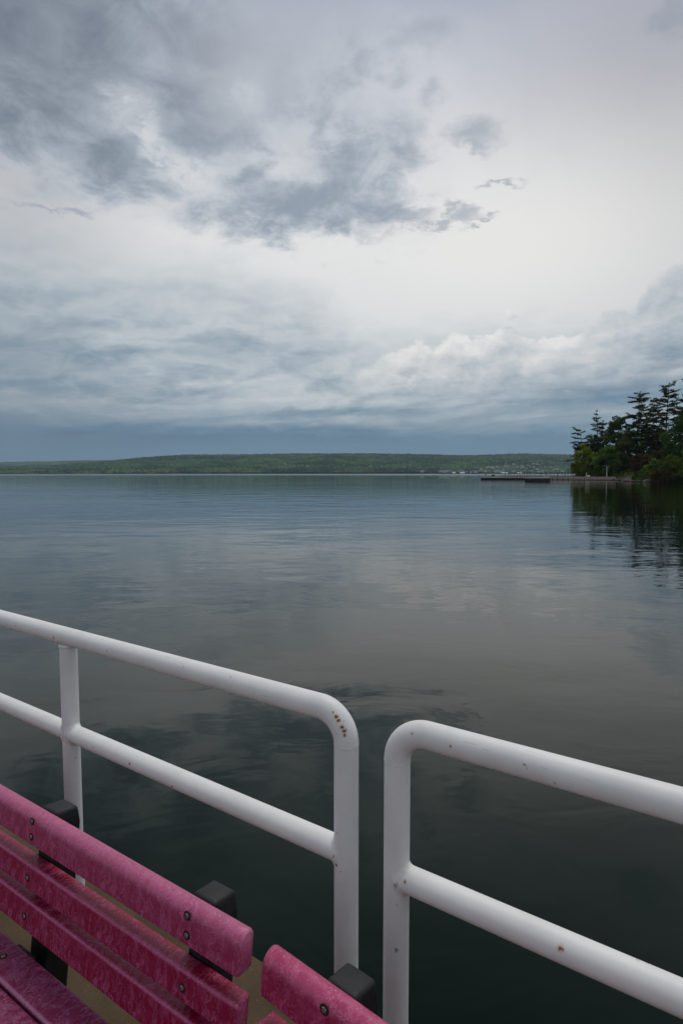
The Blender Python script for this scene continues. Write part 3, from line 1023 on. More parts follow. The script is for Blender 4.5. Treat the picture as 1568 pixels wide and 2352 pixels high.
def pine(label, px, dist, top, r0, lo=0.35, seed=1, mat=None, lean=0.0, sparse=1.0, flatness=1.0, group=None, name="pine_tree"):
    """tall pine with flat sprays of needles on level limbs; top = height of its tip in the 1568-wide picture's units"""
    x, y = at_px(px, dist)
    z0 = ground_z(x, y) - 0.3
    H = (1087.8 - top) / FOC * dist + EYE - z0
    rnd = random.Random(seed)
    root = empty(name, (x, y, z0), label=label, cat="pine tree", group=group)
    g = G(); lv = Leaves(seed)
    tr = max(0.16, H * 0.011)
    axis = lambda k: Vector((lean * H * k * k + 0.25 * math.sin(k * 5 + seed), 0.25 * math.cos(k * 4 + seed), H * k))
    g.tube([axis(k / 12) for k in range(13)], [tr * (1.06 - k / 12) + 0.03 for k in range(13)], 8)
    zc = lo
    lv.clump(axis(lo), (0.3, 0.3, 0.3), 4, 0.2)
    while zc < 0.985:
        q = (zc - lo) / (1 - lo)
        nb = rnd.randint(4, 6) if zc < 0.9 else 4
        off = rnd.random() * 6.28
        # broad irregular head: widest about a third of the way up the crown, flat at the top
        wide = r0 * (0.55 + 0.45 * math.sin(min(1, q * 1.7 + 0.25) * math.pi / 2)) * (1 - max(0, q - 0.5) * 1.15) * (0.5 + 0.7 * rnd.random())
        for b in range(nb):
            if rnd.random() > sparse: continue
            w = off + b * 6.28 / nb + rnd.uniform(-0.5, 0.5)
            ln = max(0.6, wide * rnd.uniform(0.5, 1.2))
            d = Vector((math.cos(w), math.sin(w), 0)); sd_ = Vector((-d.y, d.x, 0))
            p0 = axis(min(1, zc + rnd.uniform(-0.028, 0.028)))
            rise = rnd.uniform(-0.22, 0.42) + 0.4 * max(0, q - 0.6)
            bend = rnd.uniform(-0.25, 0.25)
            P_ = lambda k: p0 + d * ln * k + sd_ * (ln * bend * k * k) + Vector((0, 0, ln * rise * k * k))
            g.tube([P_(k) for k in (0, 0.35, 0.7, 1.0)], [0.085, 0.06, 0.04, 0.02], 4, False)
            m = max(3, int(ln / 0.42))
            tint = rnd.random() * 0.8
            for k in range(m):
                f = 0.30 + 0.74 * (k + rnd.random() * 0.7) / m
                side = rnd.uniform(-0.75, 0.75) * (1.15 - f) * min(1.6, ln * 0.4)
                c = P_(f) + sd_ * side + Vector((0, 0, 0.15 + rnd.uniform(-0.12, 0.12)))
                lv.clump(c, (0.75, 0.75, 0.27 * flatness), 20, 0.24, 0.7, 0.1, tint)
        if rnd.random() < 0.6:
            lv.clump(axis(zc), (0.7, 0.7, 0.4), 12, 0.26, 0.6, 0.1)
        zc += rnd.uniform(0.7, 1.7) / H
    lv.clump(axis(1.0), (0.55, 0.55, 0.5), 22, 0.22, 0.6, 0.1)
    g.obj("trunk", m_bark, root)
    lv.build("crown", mat or m_pine, root)
    return root

def broad(label, px, dist, top, rx, mat, seed=1, zlo=0.12, clumps=34, per=95, size=0.30, cat="tree", name="leafy_tree", group=None, squash=1.0):
    """broad-leaved tree or big bush: clumps of leaves spread through the crown"""
    x, y = at_px(px, dist)
    z0 = ground_z(x, y) - 0.3
    H = (1087.8 - top) / FOC * dist + EYE - z0
    rnd = random.Random(seed)
    root = empty(name, (x, y, z0), label=label, cat=cat, group=group)
    g = G(); lv = Leaves(seed)
    th = H * 0.55
    tr = max(0.10, H * 0.014)
    g.tube([(0, 0, 0), (0.1, 0.05, th * 0.5), (0.0, 0.1, th)], [tr, tr * 0.8, tr * 0.5], 8)
    zc, zr = H * (zlo + 1) / 2, H * (1 - zlo) / 2
    for i in range(clumps):
        # scatter through the crown, denser towards its skin
        while True:
            v = Vector((rnd.uniform(-1, 1), rnd.uniform(-1, 1), rnd.uniform(-1, 1)))
            if 0.25 < v.length < 1: break
        v = v.normalized() * (v.length ** 0.5)
        taper = 1.0 - 0.28 * max(0, v.z)
        cr = rx * rnd.uniform(0.13, 0.34)
        c = Vector((v.x * (rx - cr * 0.6) * taper, v.y * (rx - cr * 0.6) * taper * squash, zc + v.z * (zr - cr * 0.5)))
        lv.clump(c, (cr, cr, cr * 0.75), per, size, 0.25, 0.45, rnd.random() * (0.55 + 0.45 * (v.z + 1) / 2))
        if i < 9:
            s = Vector((0, 0, min(th * rnd.uniform(0.35, 0.95), c.z)))
            g.tube([s, (s + c) / 2 + Vector((0, 0, 0.2)), c], [tr * 0.45, tr * 0.3, tr * 0.12], 5, False)
    lv.build("crown", mat, root)
    g.obj("trunk", m_bark, root)
    return root

# pines, from the tip of the point inwards
pine("ragged low pine reaching out over the water at the very tip of the point", 1337, 226, 988, 6.0, 0.10, 11, m_pine, -0.10, 0.85)
pine("thin half-bare pine with few tufts, standing alone above the bushes", 1367, 216, 946, 3.4, 0.40, 12, m_fir, -0.02, 0.55)
pine("small dark fir pressed close against the half-bare pine", 1379, 219, 968, 2.2, 0.18, 13, m_fir, 0.0, 0.95, 1.0)
pine("dark pine of middle height between the half-bare pine and the olive tree", 1352, 224, 1000, 3.0, 0.15, 14, m_fir, 0.0, 0.9)
pine("tall flat-topped pine, first of the giants behind the olive tree", 1459, 203, 904, 6.4, 0.36, 15, m_pine, 0.01, 0.95)
pine("tallest pine with a long bare stem showing sky on either side", 1524, 192, 885, 6.0, 0.40, 16, m_pine, 0.0, 0.95)
pine("slim pine filling the gap between the flat-topped pine and the tallest pine", 1492, 208, 918, 4.2, 0.36, 17, m_pine, 0.0, 0.85)
pine("broad pine at the edge of the picture beside the tallest pine", 1577, 186, 881, 6.4, 0.36, 18, m_pine, 0.0, 0.95)
pine("shaggy pine lower than its neighbours, below the flat-topped giant", 1478, 197, 965, 4.6, 0.12, 19, m_fir, 0.0, 0.95)
pine("dense dark pine under the tallest pine", 1508, 199, 985, 4.4, 0.08, 20, m_fir, 0.0, 1.0)
# broad-leaved trees
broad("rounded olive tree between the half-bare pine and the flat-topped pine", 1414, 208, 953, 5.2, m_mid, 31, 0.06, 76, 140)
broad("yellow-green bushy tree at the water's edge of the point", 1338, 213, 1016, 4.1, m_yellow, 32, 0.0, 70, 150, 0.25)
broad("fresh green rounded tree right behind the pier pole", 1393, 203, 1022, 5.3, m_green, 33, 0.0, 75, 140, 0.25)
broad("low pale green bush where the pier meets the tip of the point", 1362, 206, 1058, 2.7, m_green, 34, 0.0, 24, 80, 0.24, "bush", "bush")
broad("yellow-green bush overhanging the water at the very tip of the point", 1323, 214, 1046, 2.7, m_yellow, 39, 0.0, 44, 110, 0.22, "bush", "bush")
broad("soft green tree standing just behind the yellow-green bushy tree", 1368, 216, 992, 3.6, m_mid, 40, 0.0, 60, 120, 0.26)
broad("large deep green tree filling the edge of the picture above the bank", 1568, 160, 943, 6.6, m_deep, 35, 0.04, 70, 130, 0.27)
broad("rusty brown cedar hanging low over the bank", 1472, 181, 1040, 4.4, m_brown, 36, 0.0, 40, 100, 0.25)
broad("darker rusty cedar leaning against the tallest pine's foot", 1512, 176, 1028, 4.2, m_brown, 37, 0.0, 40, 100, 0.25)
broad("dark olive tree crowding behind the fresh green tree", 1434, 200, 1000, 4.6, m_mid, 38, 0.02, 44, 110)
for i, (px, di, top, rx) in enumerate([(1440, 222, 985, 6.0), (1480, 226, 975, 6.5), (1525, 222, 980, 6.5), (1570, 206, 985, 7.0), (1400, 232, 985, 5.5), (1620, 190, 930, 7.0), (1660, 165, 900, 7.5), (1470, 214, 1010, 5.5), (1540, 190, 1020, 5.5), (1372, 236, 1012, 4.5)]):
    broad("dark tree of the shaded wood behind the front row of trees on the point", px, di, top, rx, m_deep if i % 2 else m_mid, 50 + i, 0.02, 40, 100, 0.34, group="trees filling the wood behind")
# bushes on the bank
for i, (px, di, top, rx, mt, lab) in enumerate([
        (1500, 151, 1052, 2.2, m_green, "bright yellow-green bush on top of the bank"),
        (1482, 153, 1068, 1.9, m_green, "low grassy green bush sloping down the bank to the driftwood"),
        (1523, 149, 1040, 2.7, m_mid, "leafy green bush above the middle of the bank"),
        (1545, 147, 1052, 2.6, m_mid, "dull olive bush halfway along the bank"),
        (1568, 146, 1034, 3.0, m_mid, "tall olive bush at the picture's edge under the deep green tree"),
        (1462, 158, 1082, 1.3, m_mid, "small tuft of scrub beside the driftwood"),
        (1512, 147, 1078, 2.2, m_brown, "brownish scrub on the steep face of the bank"),
        (1540, 145, 1083, 2.2, m_brown, "dark scrub drooping to the water under the bank"),
        (1566, 143, 1080, 2.4, m_deep, "blackish green scrub at the waterline near the picture's edge"),
        (1595, 140, 1050, 3.6, m_deep, "dark bush of the bank just past the picture's edge"),
        (1640, 134, 1040, 4.0, m_deep, "second dark bush of the bank past the picture's edge")]):
    broad(lab, px, di, top, rx * 1.25, mt, 80 + i, 0.0, 44, 70, 0.17, "bush", "bush")

# bleached dead stem
x, y = at_px(1480, 166)
g = G(); zb = ground_z(x, y) - 0.2
g.tube([(0, 0, 0), (0.15, 0, 1.6), (-0.1, 0.1, 3.2), (0.2, 0, 4.6)], [0.13, 0.10, 0.07, 0.03], 8)
g.tube([(-0.02, 0.05, 2.6), (-0.7, 0.2, 3.6)], [0.06, 0.02], 6)
tag(g.obj("dead_trunk", m_drift, None, False, (x, y, zb)), "pale dead trunk standing in the shade of the rusty cedars", "dead trunk")

# driftwood where the pier meets the bank
rnd = random.Random(3)
for i, (px, di, ln, rot, up, r, lab) in enumerate([(1440, 170, 5.2, 0.25, 0.28, 0.20, "long driftwood log slanting down the bank"),
                                                   (1448, 164, 4.6, -0.15, 0.06, 0.24, "thick driftwood log lying flat at the foot of the bank"),
                                                   (1434, 176, 3.4, 0.4, 0.16, 0.15, "thin driftwood log leaning beside the pier's landward end"),
                                                   (1462, 157, 4.2, 0.05, 0.10, 0.2, "dark driftwood log half in the water below the scrub")]):
    x, y = at_px(px, di)
    g = G()
    c, s = math.cos(rot), math.sin(rot)
    g.tube([(-ln / 2 * c, -ln / 2 * s, -ln / 2 * up), (0, 0, 0.08), (ln / 2 * c, ln / 2 * s, ln / 2 * up)], [r, r * 0.85, r * 0.5], 8)
    g.tube([(ln * 0.2 * c, ln * 0.2 * s, ln * 0.2 * up), (ln * 0.25 * c, ln * 0.2 * s + 0.2, ln * 0.2 * up + 0.6)], [r * 0.35, r * 0.15], 6)
    tag(g.obj("driftwood_log", m_drift, None, False, (x, y, max(0.25, ground_z(x, y) + 0.4))), lab, "driftwood", "driftwood at the end of the pier")

# rocks along the waterline, each its own stone
rock_spots = [(1438, 168), (1447, 163), (1455, 158), (1470, 152), (1486, 149), (1500, 147.5), (1515, 146.5), (1530, 145.5), (1547, 144.5), (1562, 143.5), (1420, 186), (1412, 191)]
for i, (px, di) in enumerate(rock_spots):
    x, y = at_px(px, di)
    bm = bmesh.new(); bmesh.ops.create_icosphere(bm, subdivisions=2, radius=1.0)
    rr = np.random.default_rng(i)
    sx, sy, sz = 0.5 + rr.random() * 0.6, 0.5 + rr.random() * 0.5, 0.28 + rr.random() * 0.25
    for v in bm.verts:
        k = 1 + 0.28 * noise2(v.co.x * 9 + i, v.co.y * 9 + v.co.z * 7, i * 1.3)
        v.co = Vector((v.co.x * sx * k, v.co.y * sy * k, v.co.z * sz * k))
    me = bpy.data.meshes.new("shore_rock"); bm.to_mesh(me); bm.free(); me.materials.append(m_rock)
    o = bpy.data.objects.new("shore_rock", me); COL.objects.link(o); o.location = (x - 0.4, y, 0.12)
    tag(o, "dark wet rock in the line of stones at the foot of the bank", "rock", "rocks along the waterline")

# undergrowth that nobody could count
lv = Leaves(99)
rnd = random.Random(8)
for i in range(620):
    y = rnd.uniform(120, 240)
    x = shore_x(y) + rnd.uniform(0.5, 22) ** 1.0
    z = ground_z(x, y)
    lv.clump((x, y, z + 0.45), (1.3, 1.3, 0.8), 26, 0.26, 0.2, 0.2)
tag(lv.build("undergrowth", m_mid, None), kind="stuff")

# ------------------------------------------------------------------ pier, float and what stands on them
PIER_L = Vector((*at_px(1102, 212), 0)); PIER_R = Vector((*at_px(1412, 191), 0)); PIER_M = Vector((*at_px(1258, 201), 0))
def strip(a, b, z0, z1, w, mat, name, parent, org):
    """long box from a to b, w wide away from the viewer"""
    d = (b - a).normalized(); nn_ = Vector((-d.y, d.x, 0))
    if nn_.y < 0: nn_ = -nn_
    vs = []
    for q in (a, b):
        for o_, z in ((0, z0), (w, z0), (w, z1), (0, z1)):
            vs.append(q + nn_ * o_ + Vector((0, 0, z)) - org)
    return mesh_obj(name, vs, [(0, 1, 2, 3), (7, 6, 5, 4), (0, 4, 5, 1), (1, 5, 6, 2), (2, 6, 7, 3), (3, 7, 4, 0)], mat, parent)

pier = empty("pier", PIER_L, label="long low timber pier running out from the wooded point", cat="pier")
strip(PIER_L, PIER_R, 0.92, 1.10, 3.2, m_plank, "pier_deck", pier, PIER_L)
dP = (PIER_R - PIER_L).normalized(); nP = Vector((-dP.y, dP.x, 0)); nP = nP if nP.y > 0 else -nP
strip(PIER_M - nP * 0.06, PIER_R - nP * 0.06, 0.16, 1.18, 0.055, m_pier, "cladding", pier, PIER_L)
strip(PIER_L - nP * 0.06, PIER_M - nP * 0.06, 0.62, 1.16, 0.055, m_plank, "fascia", pier, PIER_L)
strip(PIER_L + nP * 0.3, PIER_R + nP * 0.3, -0.5, 0.91, 0.25, m_tar, "crib", pier, PIER_L)
Lp = (PIER_R - PIER_L).length
for k in range(26):
    g = G(); c = PIER_L + dP * (Lp * (k + 0.5) / 26) + nP * 0.12 - PIER_L
    g.tube([c + Vector((0, 0, -0.8)), c + Vector((0, 0, 0.915))], 0.15, 8)
    g.obj("pile", m_tar, pier)

FL = Vector((*at_px(1204, 166), 0)); FR = Vector((*at_px(1257, 163), 0))
fl = empty("float", FL, label="small square swimming float moored in front of the pier", cat="raft")
strip(FL, FR, -0.25, 0.86, 4.6, m_tar, "hull", fl, FL)
strip(FL - Vector((0.08, 0.06, 0)), FR + Vector((0.08, -0.06, 0)), 0.865, 1.10, 4.75, m_plank, "float_deck", fl, FL)
g = G()
q = FR - FL
for k in (0.2, 0.74):
    g = G()
    c = q * k + Vector((0, -0.10, 0.6)); g.tube([c + Vector((-0.12, 0, 0)), c + Vector((-0.06, -0.06, -0.08)), c + Vector((0.06, -0.06, -0.08)), c + Vector((0.12, 0, 0))], 0.03, 6)
    g.obj("mooring_ring", m_paint, fl)


def pole(name, px, dist, z0, z1, r, mat, label, cat, extra=None, group=None):
    x, y = at_px(px, dist)
    g = G(); g.tube([(0, 0, 0), (0, 0, (z1 - z0) * 0.5), (0.01, 0, z1 - z0)], [r, r * 0.97, r * 0.9], 10)
    g.tube([(0, 0, z1 - z0 + 0.001), (0, 0, z1 - z0 + 0.05)], r * 1.25, 10)
    if extra: extra(g, z1 - z0)
    return tag(g.obj(name, mat, None, False, (x, y, z0)), label, cat, group)

pole("mooring_pole", 1391, 193.0, 1.1, 4.5, 0.15, m_plank, "tall slim bare pole rising from the pier before the green tree", "pole")
pole("white_post", 1344.5, 196.6, 1.1, 2.6, 0.13, m_paint, "short white post on the pier with a box beside it", "post")
x, y = at_px(1349.5, 196.4)
g = G(); g.box((0, 0, 0.28), (0.75, 0.5, 0.56)); g.box((0, 0, 0.60), (0.82, 0.58, 0.07))
tag(bevel(g.obj("utility_box", m_paint, None, False, (x, y, 1.101)), 0.03), "pale utility box beside the short white post on the pier", "utility box")
pole("pedestal_lamp", 1124, 211.5, 1.1, 2.6, 0.09, m_paint, "white pedestal near the outer end of the pier", "post")
for i, (px, h, lab) in enumerate([(1114, 1.5, "short black bollard nearest the pier's outer end"), (1131, 1.3, "squat dark crate stack just past the white pedestal")]):
    x, y = at_px(px, 212)
    g = G()
    if i == 0:
        g.tube([(0, 0, 0), (0, 0, 0.7)], 0.14, 10); g.tube([(0, 0, 0.70), (0, 0, 0.82)], 0.24, 10); g.tube([(0, 0, 0.82), (0, 0, 1.0)], 0.12, 10)
        tag(g.obj("bollard", m_iron, None, False, (x, y, 1.101)), lab, "bollard")
    else:
        g.box((0, 0, 0.25), (1.1, 0.7, 0.5)); g.box((0.1, 0, 0.62), (0.8, 0.6, 0.22))
        tag(g.obj("crate_stack", m_iron, None, False, (x, y, 1.101)), lab, "crates")
x, y = at_px(1254, 201.5)
g = G(); g.box((0, 0, 0.35), (0.9, 0.6, 0.7)); g.box((0, 0.02, 0.74), (1.0, 0.7, 0.07)); g.box((0.9, 0, 0.55), (0.12, 0.12, 1.1))
tag(g.obj("dock_box", m_plank, None, False, (x, y, 1.101)), "pale dock box on the pier right behind the float", "dock box")

# a second, farther jetty with a line of thin posts
J0 = Vector((*at_px(1150, 292), 0)); J1 = Vector((*at_px(1325, 262), 0))
jet = empty("jetty", J0, label="farther low jetty seen as a thin dark line behind the pier", cat="jetty")
strip(J0, J1, 0.62, 0.95, 2.4, m_tar, "jetty_deck", jet, J0)
strip(J0 + Vector((0, 0.4, 0)), J1 + Vector((0, 0.4, 0)), -0.5, 0.615, 0.3, m_tar, "crib", jet, J0)
rnd = random.Random(17)
for i in range(34):
    q = J0 + (J1 - J0) * ((i + rnd.uniform(0.1, 0.9)) / 34)
    h = rnd.choice([1.2, 1.4, 1.5, 1.7, 2.0, 2.5])
    g = G(); g.tube([(0, 0, 0), (0, 0, h * 0.6), (0, 0, h)], [0.11, 0.105, 0.10], 8); g.tube([(0, 0, h), (0, 0, h + 0.06)], 0.13, 8)
    tag(g.obj("mooring_post", m_iron, None, False, (q.x, q.y + 0.8, 0.951)), "thin dark post in the row along the farther jetty", "post", "thin posts along the farther jetty")

# ------------------------------------------------------------------ the hills across the lake
def interp(x, pts):
    xs = [p_[0] for p_ in pts]; ys_ = [p_[1] for p_ in pts]
    return np.interp(x, xs, ys_)

rngn = np.random.default_rng(4)
PERM = rngn.random((256, 256))
def vnoise(x, y):
    xi, yi = np.floor(x).astype(int), np.floor(y).astype(int)
    fx, fy = x - xi, y - yi
    fx = fx * fx * (3 - 2 * fx); fy = fy * fy * (3 - 2 * fy)
    a = PERM[xi & 255, yi & 255]; b = PERM[(xi + 1) & 255, yi & 255]
    c = PERM[xi & 255, (yi + 1) & 255]; d = PERM[(xi + 1) & 255, (yi + 1) & 255]
    return (a * (1 - fx) + b * fx) * (1 - fy) + (c * (1 - fx) + d * fx) * fy - 0.5

D0, D1 = 2900.0, 4300.0
RIDGE = [(-900, 1072), (-300, 1072), (0, 1071), (265, 1066.5), (400, 1062), (590, 1057.5), (640, 1055.5)]
RIDGE = [(-900, 1073), (-300, 1072), (0, 1071.5), (120, 1070), (260, 1059.5), (330, 1052), (430, 1045.5), (560, 1045.5), (680, 1043.5), (840, 1043), (940, 1044.5), (1080, 1047.5), (1130, 1045.5), (1200, 1043.5), (1310, 1046), (1420, 1050), (1800, 1056), (2500, 1066)]
def ridge_h(pxx):
    return (1087.8 - interp(pxx, RIDGE)) / FOC * D1 + EYE - 9.0

def hill_z(pxx, v):
    """height of the bare ground; v runs from the shore (0) to the ridge (1) and beyond"""
    H = ridge_h(pxx)
    s = np.clip(v, 0, 1)
    prof_ = 0.03 + 0.97 * (s ** 0.85)
    z = H * prof_ - np.clip(v - 1, 0, 1) * 60.0
    amp = 26.0 * np.sin(np.pi * np.clip(s, 0, 1)) * (H / 140.0)
    z = z + amp * (vnoise(pxx / 95.0 + 7, v * 5.0) + 0.5 * vnoise(pxx / 40.0 + 3, v * 9.0))
    return np.where(v <= 0.004, 0.4, np.maximum(z, 2.0))

def grid_mesh(name, Xg, Yg, Zg, mat, smooth=False, tint=None):
    ny, nx = Xg.shape
    me = bpy.data.meshes.new(name)
    V = np.stack([Xg, Yg, Zg], -1).reshape(-1, 3)
    idx = np.arange(nx * ny).reshape(ny, nx)
    F = np.stack([idx[:-1, :-1], idx[:-1, 1:], idx[1:, 1:], idx[1:, :-1]], -1).reshape(-1, 4)
    nf = len(F)
    me.vertices.add(len(V)); me.loops.add(nf * 4); me.polygons.add(nf)
    me.vertices.foreach_set('co', V.reshape(-1))
    me.loops.foreach_set('vertex_index', F.reshape(-1).astype(np.int32))
    me.polygons.foreach_set('loop_start', np.arange(0, nf * 4, 4, dtype=np.int32))
    me.polygons.foreach_set('loop_total', np.full(nf, 4, dtype=np.int32))
    if tint is not None:
        at = me.attributes.new('tint', 'FLOAT', 'POINT')
        at.data.foreach_set('value', tint.reshape(-1))
    me.update()
    if smooth: me.polygons.foreach_set('use_smooth', [True] * nf)
    me.materials.append(mat)
    o = bpy.data.objects.new(name, me); COL.objects.link(o)
    return o

# bare ground
pxs = np.linspace(-900, 2500, 120); vv = np.concatenate([[-0.01, 0.0], np.linspace(0.01, 1.3, 36)])
PX, VV = np.meshgrid(pxs, vv)
DD = D0 + (D1 - D0) * VV
tag(grid_mesh("hills", (PX - 784) / FOC * DD, DD, np.where(VV < 0, -3.0, hill_z(PX, VV)), m_hill, True), kind="structure")

# forest canopy: rounded crowns of different heights standing on it
pxs = np.linspace(-160, 1420, 1000); vv = np.linspace(0.006, 1.04, 210)
PX, VV = np.meshgrid(pxs, vv)
DD = D0 + (D1 - D0) * VV
XX = (PX - 784) / FOC * DD
cell = 13.0
ci, cj = np.floor(XX / cell).astype(int), np.floor(DD / cell).astype(int)
best = np.full(XX.shape, -1.0); tint = np.zeros(XX.shape)
for di in (-1, 0, 1):
    for dj in (-1, 0, 1):
        a, b = (ci + di), (cj + dj)
        jx = PERM[a & 255, b & 255]; jy = PERM[(b + 57) & 255, (a + 91) & 255]; jh = PERM[(a + 13) & 255, (b + 201) & 255]
        d2 = ((a + jx) * cell - XX) ** 2 + ((b + jy) * cell - DD) ** 2
        h = (5.0 + 14.0 * jh) * np.sqrt(np.clip(1 - d2 / (9.5 ** 2), 0, 1))
        m_ = h > best
        best = np.where(m_, h, best); tint = np.where(m_, PERM[(b + 5) & 255, (a + 77) & 255], tint)
grow = np.clip((VV - 0.004) / 0.02, 0.3, 1)
town = np.exp(-((PX - 1190) / 90.0) ** 2) * np.exp(-(VV / 0.22) ** 2)
ZZ = hill_z(PX, VV) + best * grow * (1 - 0.55 * town) + 0.5
tag(grid_mesh("forest", XX, DD, ZZ, m_forest, False, tint), kind="stuff")

# low farther hill on the left
pxs = np.linspace(-900, 900, 500); vv = np.linspace(0, 1, 24)
PX, VV = np.meshgrid(pxs, vv)
DD = 6300.0 + 900 * VV
FAR = [(-900, 1064), (-300, 1062.5), (0, 1061.5), (110, 1059.5), (200, 1057.2), (290, 1057), (430, 1059), (600, 1063), (900, 1080)]
HH = (1087.8 - interp(PX, FAR)) / FOC * 7200 + EYE
bump_ = 10 * np.abs(vnoise(PX * 0.9, VV * 40)) * VV
tag(grid_mesh("far_hills", (PX - 784) / FOC * DD, DD, -2 + HH * VV ** 0.8 + bump_, m_forest, False, vnoise(PX * 0.7, VV * 9) + 0.5), kind="structure")

# a strip of bare red clay along the far shore
g = G(); rnd = random.Random(2)
for a, b, h in ((170, 236, 5), (330, 362, 8), (395, 425, 5), (60, 90, 4)):
    m = 14
    for k in range(m):
        p0 = a + (b - a) * k / m; p1 = a + (b - a) * (k + 1) / m
        h0 = h * (0.5 + 0.5 * math.sin(math.pi * k / m)) + 0.5 * math.sin(k * 2.1); h1 = h * (0.5 + 0.5 * math.sin(math.pi * (k + 1) / m)) + 0.5 * math.sin((k + 1) * 2.1)
        x0, y0 = at_px(p0, D0 - 6); x1, y1 = at_px(p1, D0 - 6)
        g.add([(x0, y0, -0.5), (x1, y1, -0.5), (x1 * 1.001, y1 + 5, h1), (x0 * 1.001, y0 + 5, h0), (x1, y1 + 12, h1 * 0.9), (x0, y0 + 12, h0 * 0.9)], [(0, 1, 2, 3), (3, 2, 4, 5)])
tag(g.obj("clay_shore", m_clay), kind="structure")

# ------------------------------------------------------------------ the town
def house_mesh(w, d, h, roof, wall_m, roof_m):
    g = G()
    g.cur = 0
    g.box((0, 0, h / 2), (w, d, h))
    g.add([(-w / 2, -d / 2, h), (-w / 2, d / 2, h), (-w / 2, 0, h + roof)], [(0, 2, 1)]); g.add([(w / 2, -d / 2, h), (w / 2, d / 2, h), (w / 2, 0, h + roof)], [(0, 1, 2)])
    g.cur = 1
    e = 0.5
    g.add([(-w / 2 - e, -d / 2 - e, h - 0.2), (w / 2 + e, -d / 2 - e, h - 0.2), (w / 2 + e, 0, h + roof + 0.2), (-w / 2 - e, 0, h + roof + 0.2), (-w / 2 - e, d / 2 + e, h - 0.2), (w / 2 + e, d / 2 + e, h - 0.2)], [(0, 1, 2, 3), (3, 2, 5, 4)])
    o = g.obj("house", None, mats=[wall_m, roof_m])
    return o

protos = [house_mesh(11, 9, 6, 4, m_housewall, m_houseroof), house_mesh(9, 8, 6.5, 4, m_housegrey, m_houseroof), house_mesh(14, 9, 5.5, 3.5, m_housewall, m_housegrey), house_mesh(10, 10, 6, 4.5, m_housered, m_houseroof)]
used = [False] * 4
def put_house(kind, px, v, rz, sc, label, group):
    o = protos[kind] if not used[kind] else protos[kind].copy()
    if used[kind]: COL.objects.link(o)
    used[kind] = True
    dd = D0 + (D1 - D0) * v
    z = float(hill_z(np.array([px], float), np.array([v], float))[0])
    o.location = ((px - 784) / FOC * dd, dd, z + (7.0 if v > 0.03 else 0.3))
    o.rotation_euler = (0, 0, rz); o.scale = (sc, sc, sc)
    return tag(o, label, "house", group)
rnd = random.Random(21)
for i in range(90):
    px = min(1300, max(1040, rnd.gauss(1175, 66)))
    v = abs(rnd.gauss(0.08, 0.12)) + 0.03
    put_house(rnd.choice([0, 1, 1, 2, 1, 3]), px, v, rnd.uniform(-0.6, 0.6), rnd.uniform(0.6, 1.0), "tiny house of the town on the far wooded hillside", "houses of the far hillside town")
for i in range(46):
    px = rnd.choice([rnd.uniform(960, 1296), rnd.uniform(1010, 1210)])
    put_house(rnd.choice([0, 2, 2, 1, 3]), px, 0.006 + rnd.random() * 0.012, rnd.uniform(-0.3, 0.3), rnd.uniform(0.8, 1.3), "small building in the row along the far town waterfront", "buildings along the far waterfront")
for i, px in enumerate((693, 707, 768, 790, 852, 876, 890, 928, 964, 940, 655, 575, 418)):
    put_house((0, 2, 1)[i % 3], px, rnd.uniform(0.06, 0.2), rnd.uniform(-0.5, 0.5), 1.0, "lone pale house among the far woods away from the town", "lone houses in the far woods")
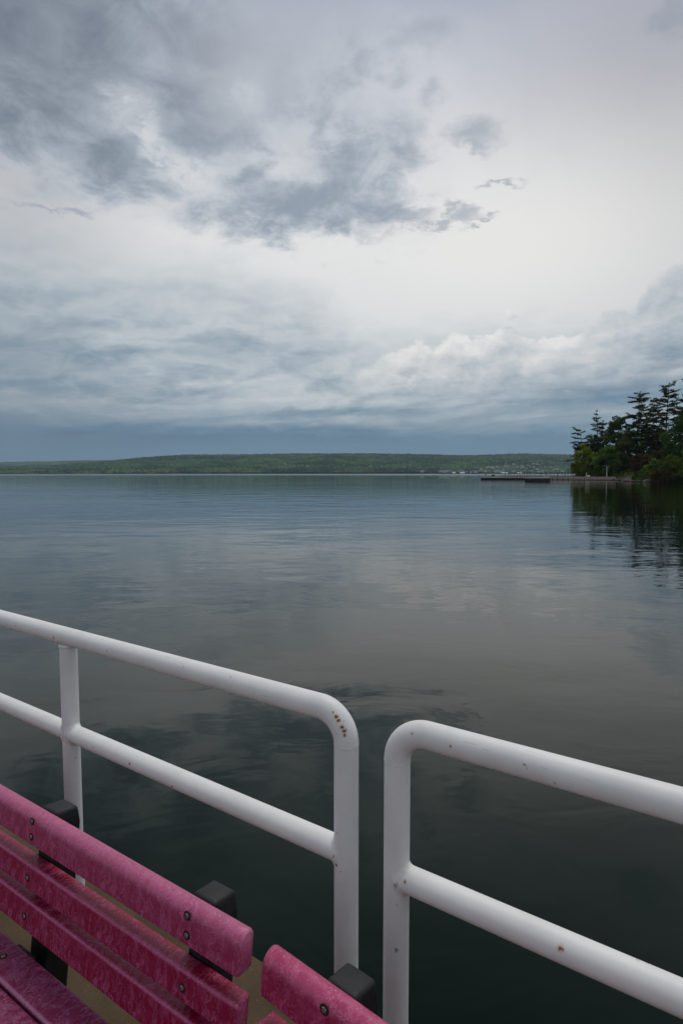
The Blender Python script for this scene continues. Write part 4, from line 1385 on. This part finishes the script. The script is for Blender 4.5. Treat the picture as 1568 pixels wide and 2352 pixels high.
def shed(px, w, h, label, name="waterfront_hall", z=1.2, off=-3):
    dd = D0 + off
    g = G(); g.cur = 0
    g.box((0, 0, h / 2), (w, 14, h)); g.cur = 1
    g.add([(-w / 2 - 1, -8, h - 0.3), (w / 2 + 1, -8, h - 0.3), (w / 2 + 1, 0, h + 4), (-w / 2 - 1, 0, h + 4), (-w / 2 - 1, 8, h - 0.3), (w / 2 + 1, 8, h - 0.3)], [(0, 1, 2, 3), (3, 2, 5, 4), (0, 3, 4), (1, 5, 2)])
    o = g.obj(name, None, mats=[m_housewall, m_paint], loc=((px - 784) / FOC * dd, dd, z))
    return tag(o, label, "building")
shed(1157, 30, 5, "long bright white hall at the far waterfront below the densest houses")
shed(1060, 22, 4.5, "white waterfront shed between the dark ferry and the town centre", "waterfront_shed")
shed(1191, 22, 3.6, "low white shed at the edge of the far waterfront beyond the long hall", "waterfront_shed")
shed(1041, 14, 4.5, "small white waterfront shed just inshore of the dark ferry", "waterfront_shed")

# ferry lying off the town
fx, fy = at_px(1008, 2500)
fer = empty("ferry", (fx, fy, 0), label="tiny dark ferry lying off the far town waterfront", cat="ferry")
g = G()
vs = [(-15, -4, -0.5), (13, -4, -0.5), (17, 0, -0.5), (13, 4, -0.5), (-15, 4, -0.5), (-16, -4.5, 3), (14, -4.5, 3), (20, 0, 3.6), (14, 4.5, 3), (-16, 4.5, 3)]
g.add(vs, [(4, 3, 2, 1, 0), (5, 6, 7, 8, 9)] + [(i, (i + 1) % 5, (i + 1) % 5 + 5, i + 5) for i in range(5)])
g.obj("hull", m_iron, fer)
g = G(); g.box((-2, 0, 4.3), (16, 7, 2.5)); g.box((1, 0, 6.4), (6, 5, 1.7))
g.obj("cabin", m_housegrey, fer)
g = G(); g.tube([(-5, 0, 5.5), (-5, 0, 9)], 0.5, 8); g.tube([(2, 0, 7.2), (2, 0, 11)], 0.15, 6)
g.obj("funnel", m_iron, fer)

# ------------------------------------------------------------------ the air
m_haze = bpy.data.materials.new("haze_air"); m_haze.use_nodes = True
ht = m_haze.node_tree; ht.nodes.clear()
ho = ht.nodes.new('ShaderNodeOutputMaterial'); hv = ht.nodes.new('ShaderNodeVolumePrincipled')
hv.inputs['Color'].default_value = (0.52, 0.72, 0.92, 1)
hv.inputs['Density'].default_value = 0.000065
hv.inputs['Anisotropy'].default_value = 0.0
ht.links.new(hv.outputs[0], ho.inputs['Volume'])
g = G(); g.box((0, 4100, 124.0), (16600, 8700, 252.0))
haze = tag(g.obj("haze", m_haze), kind="stuff")
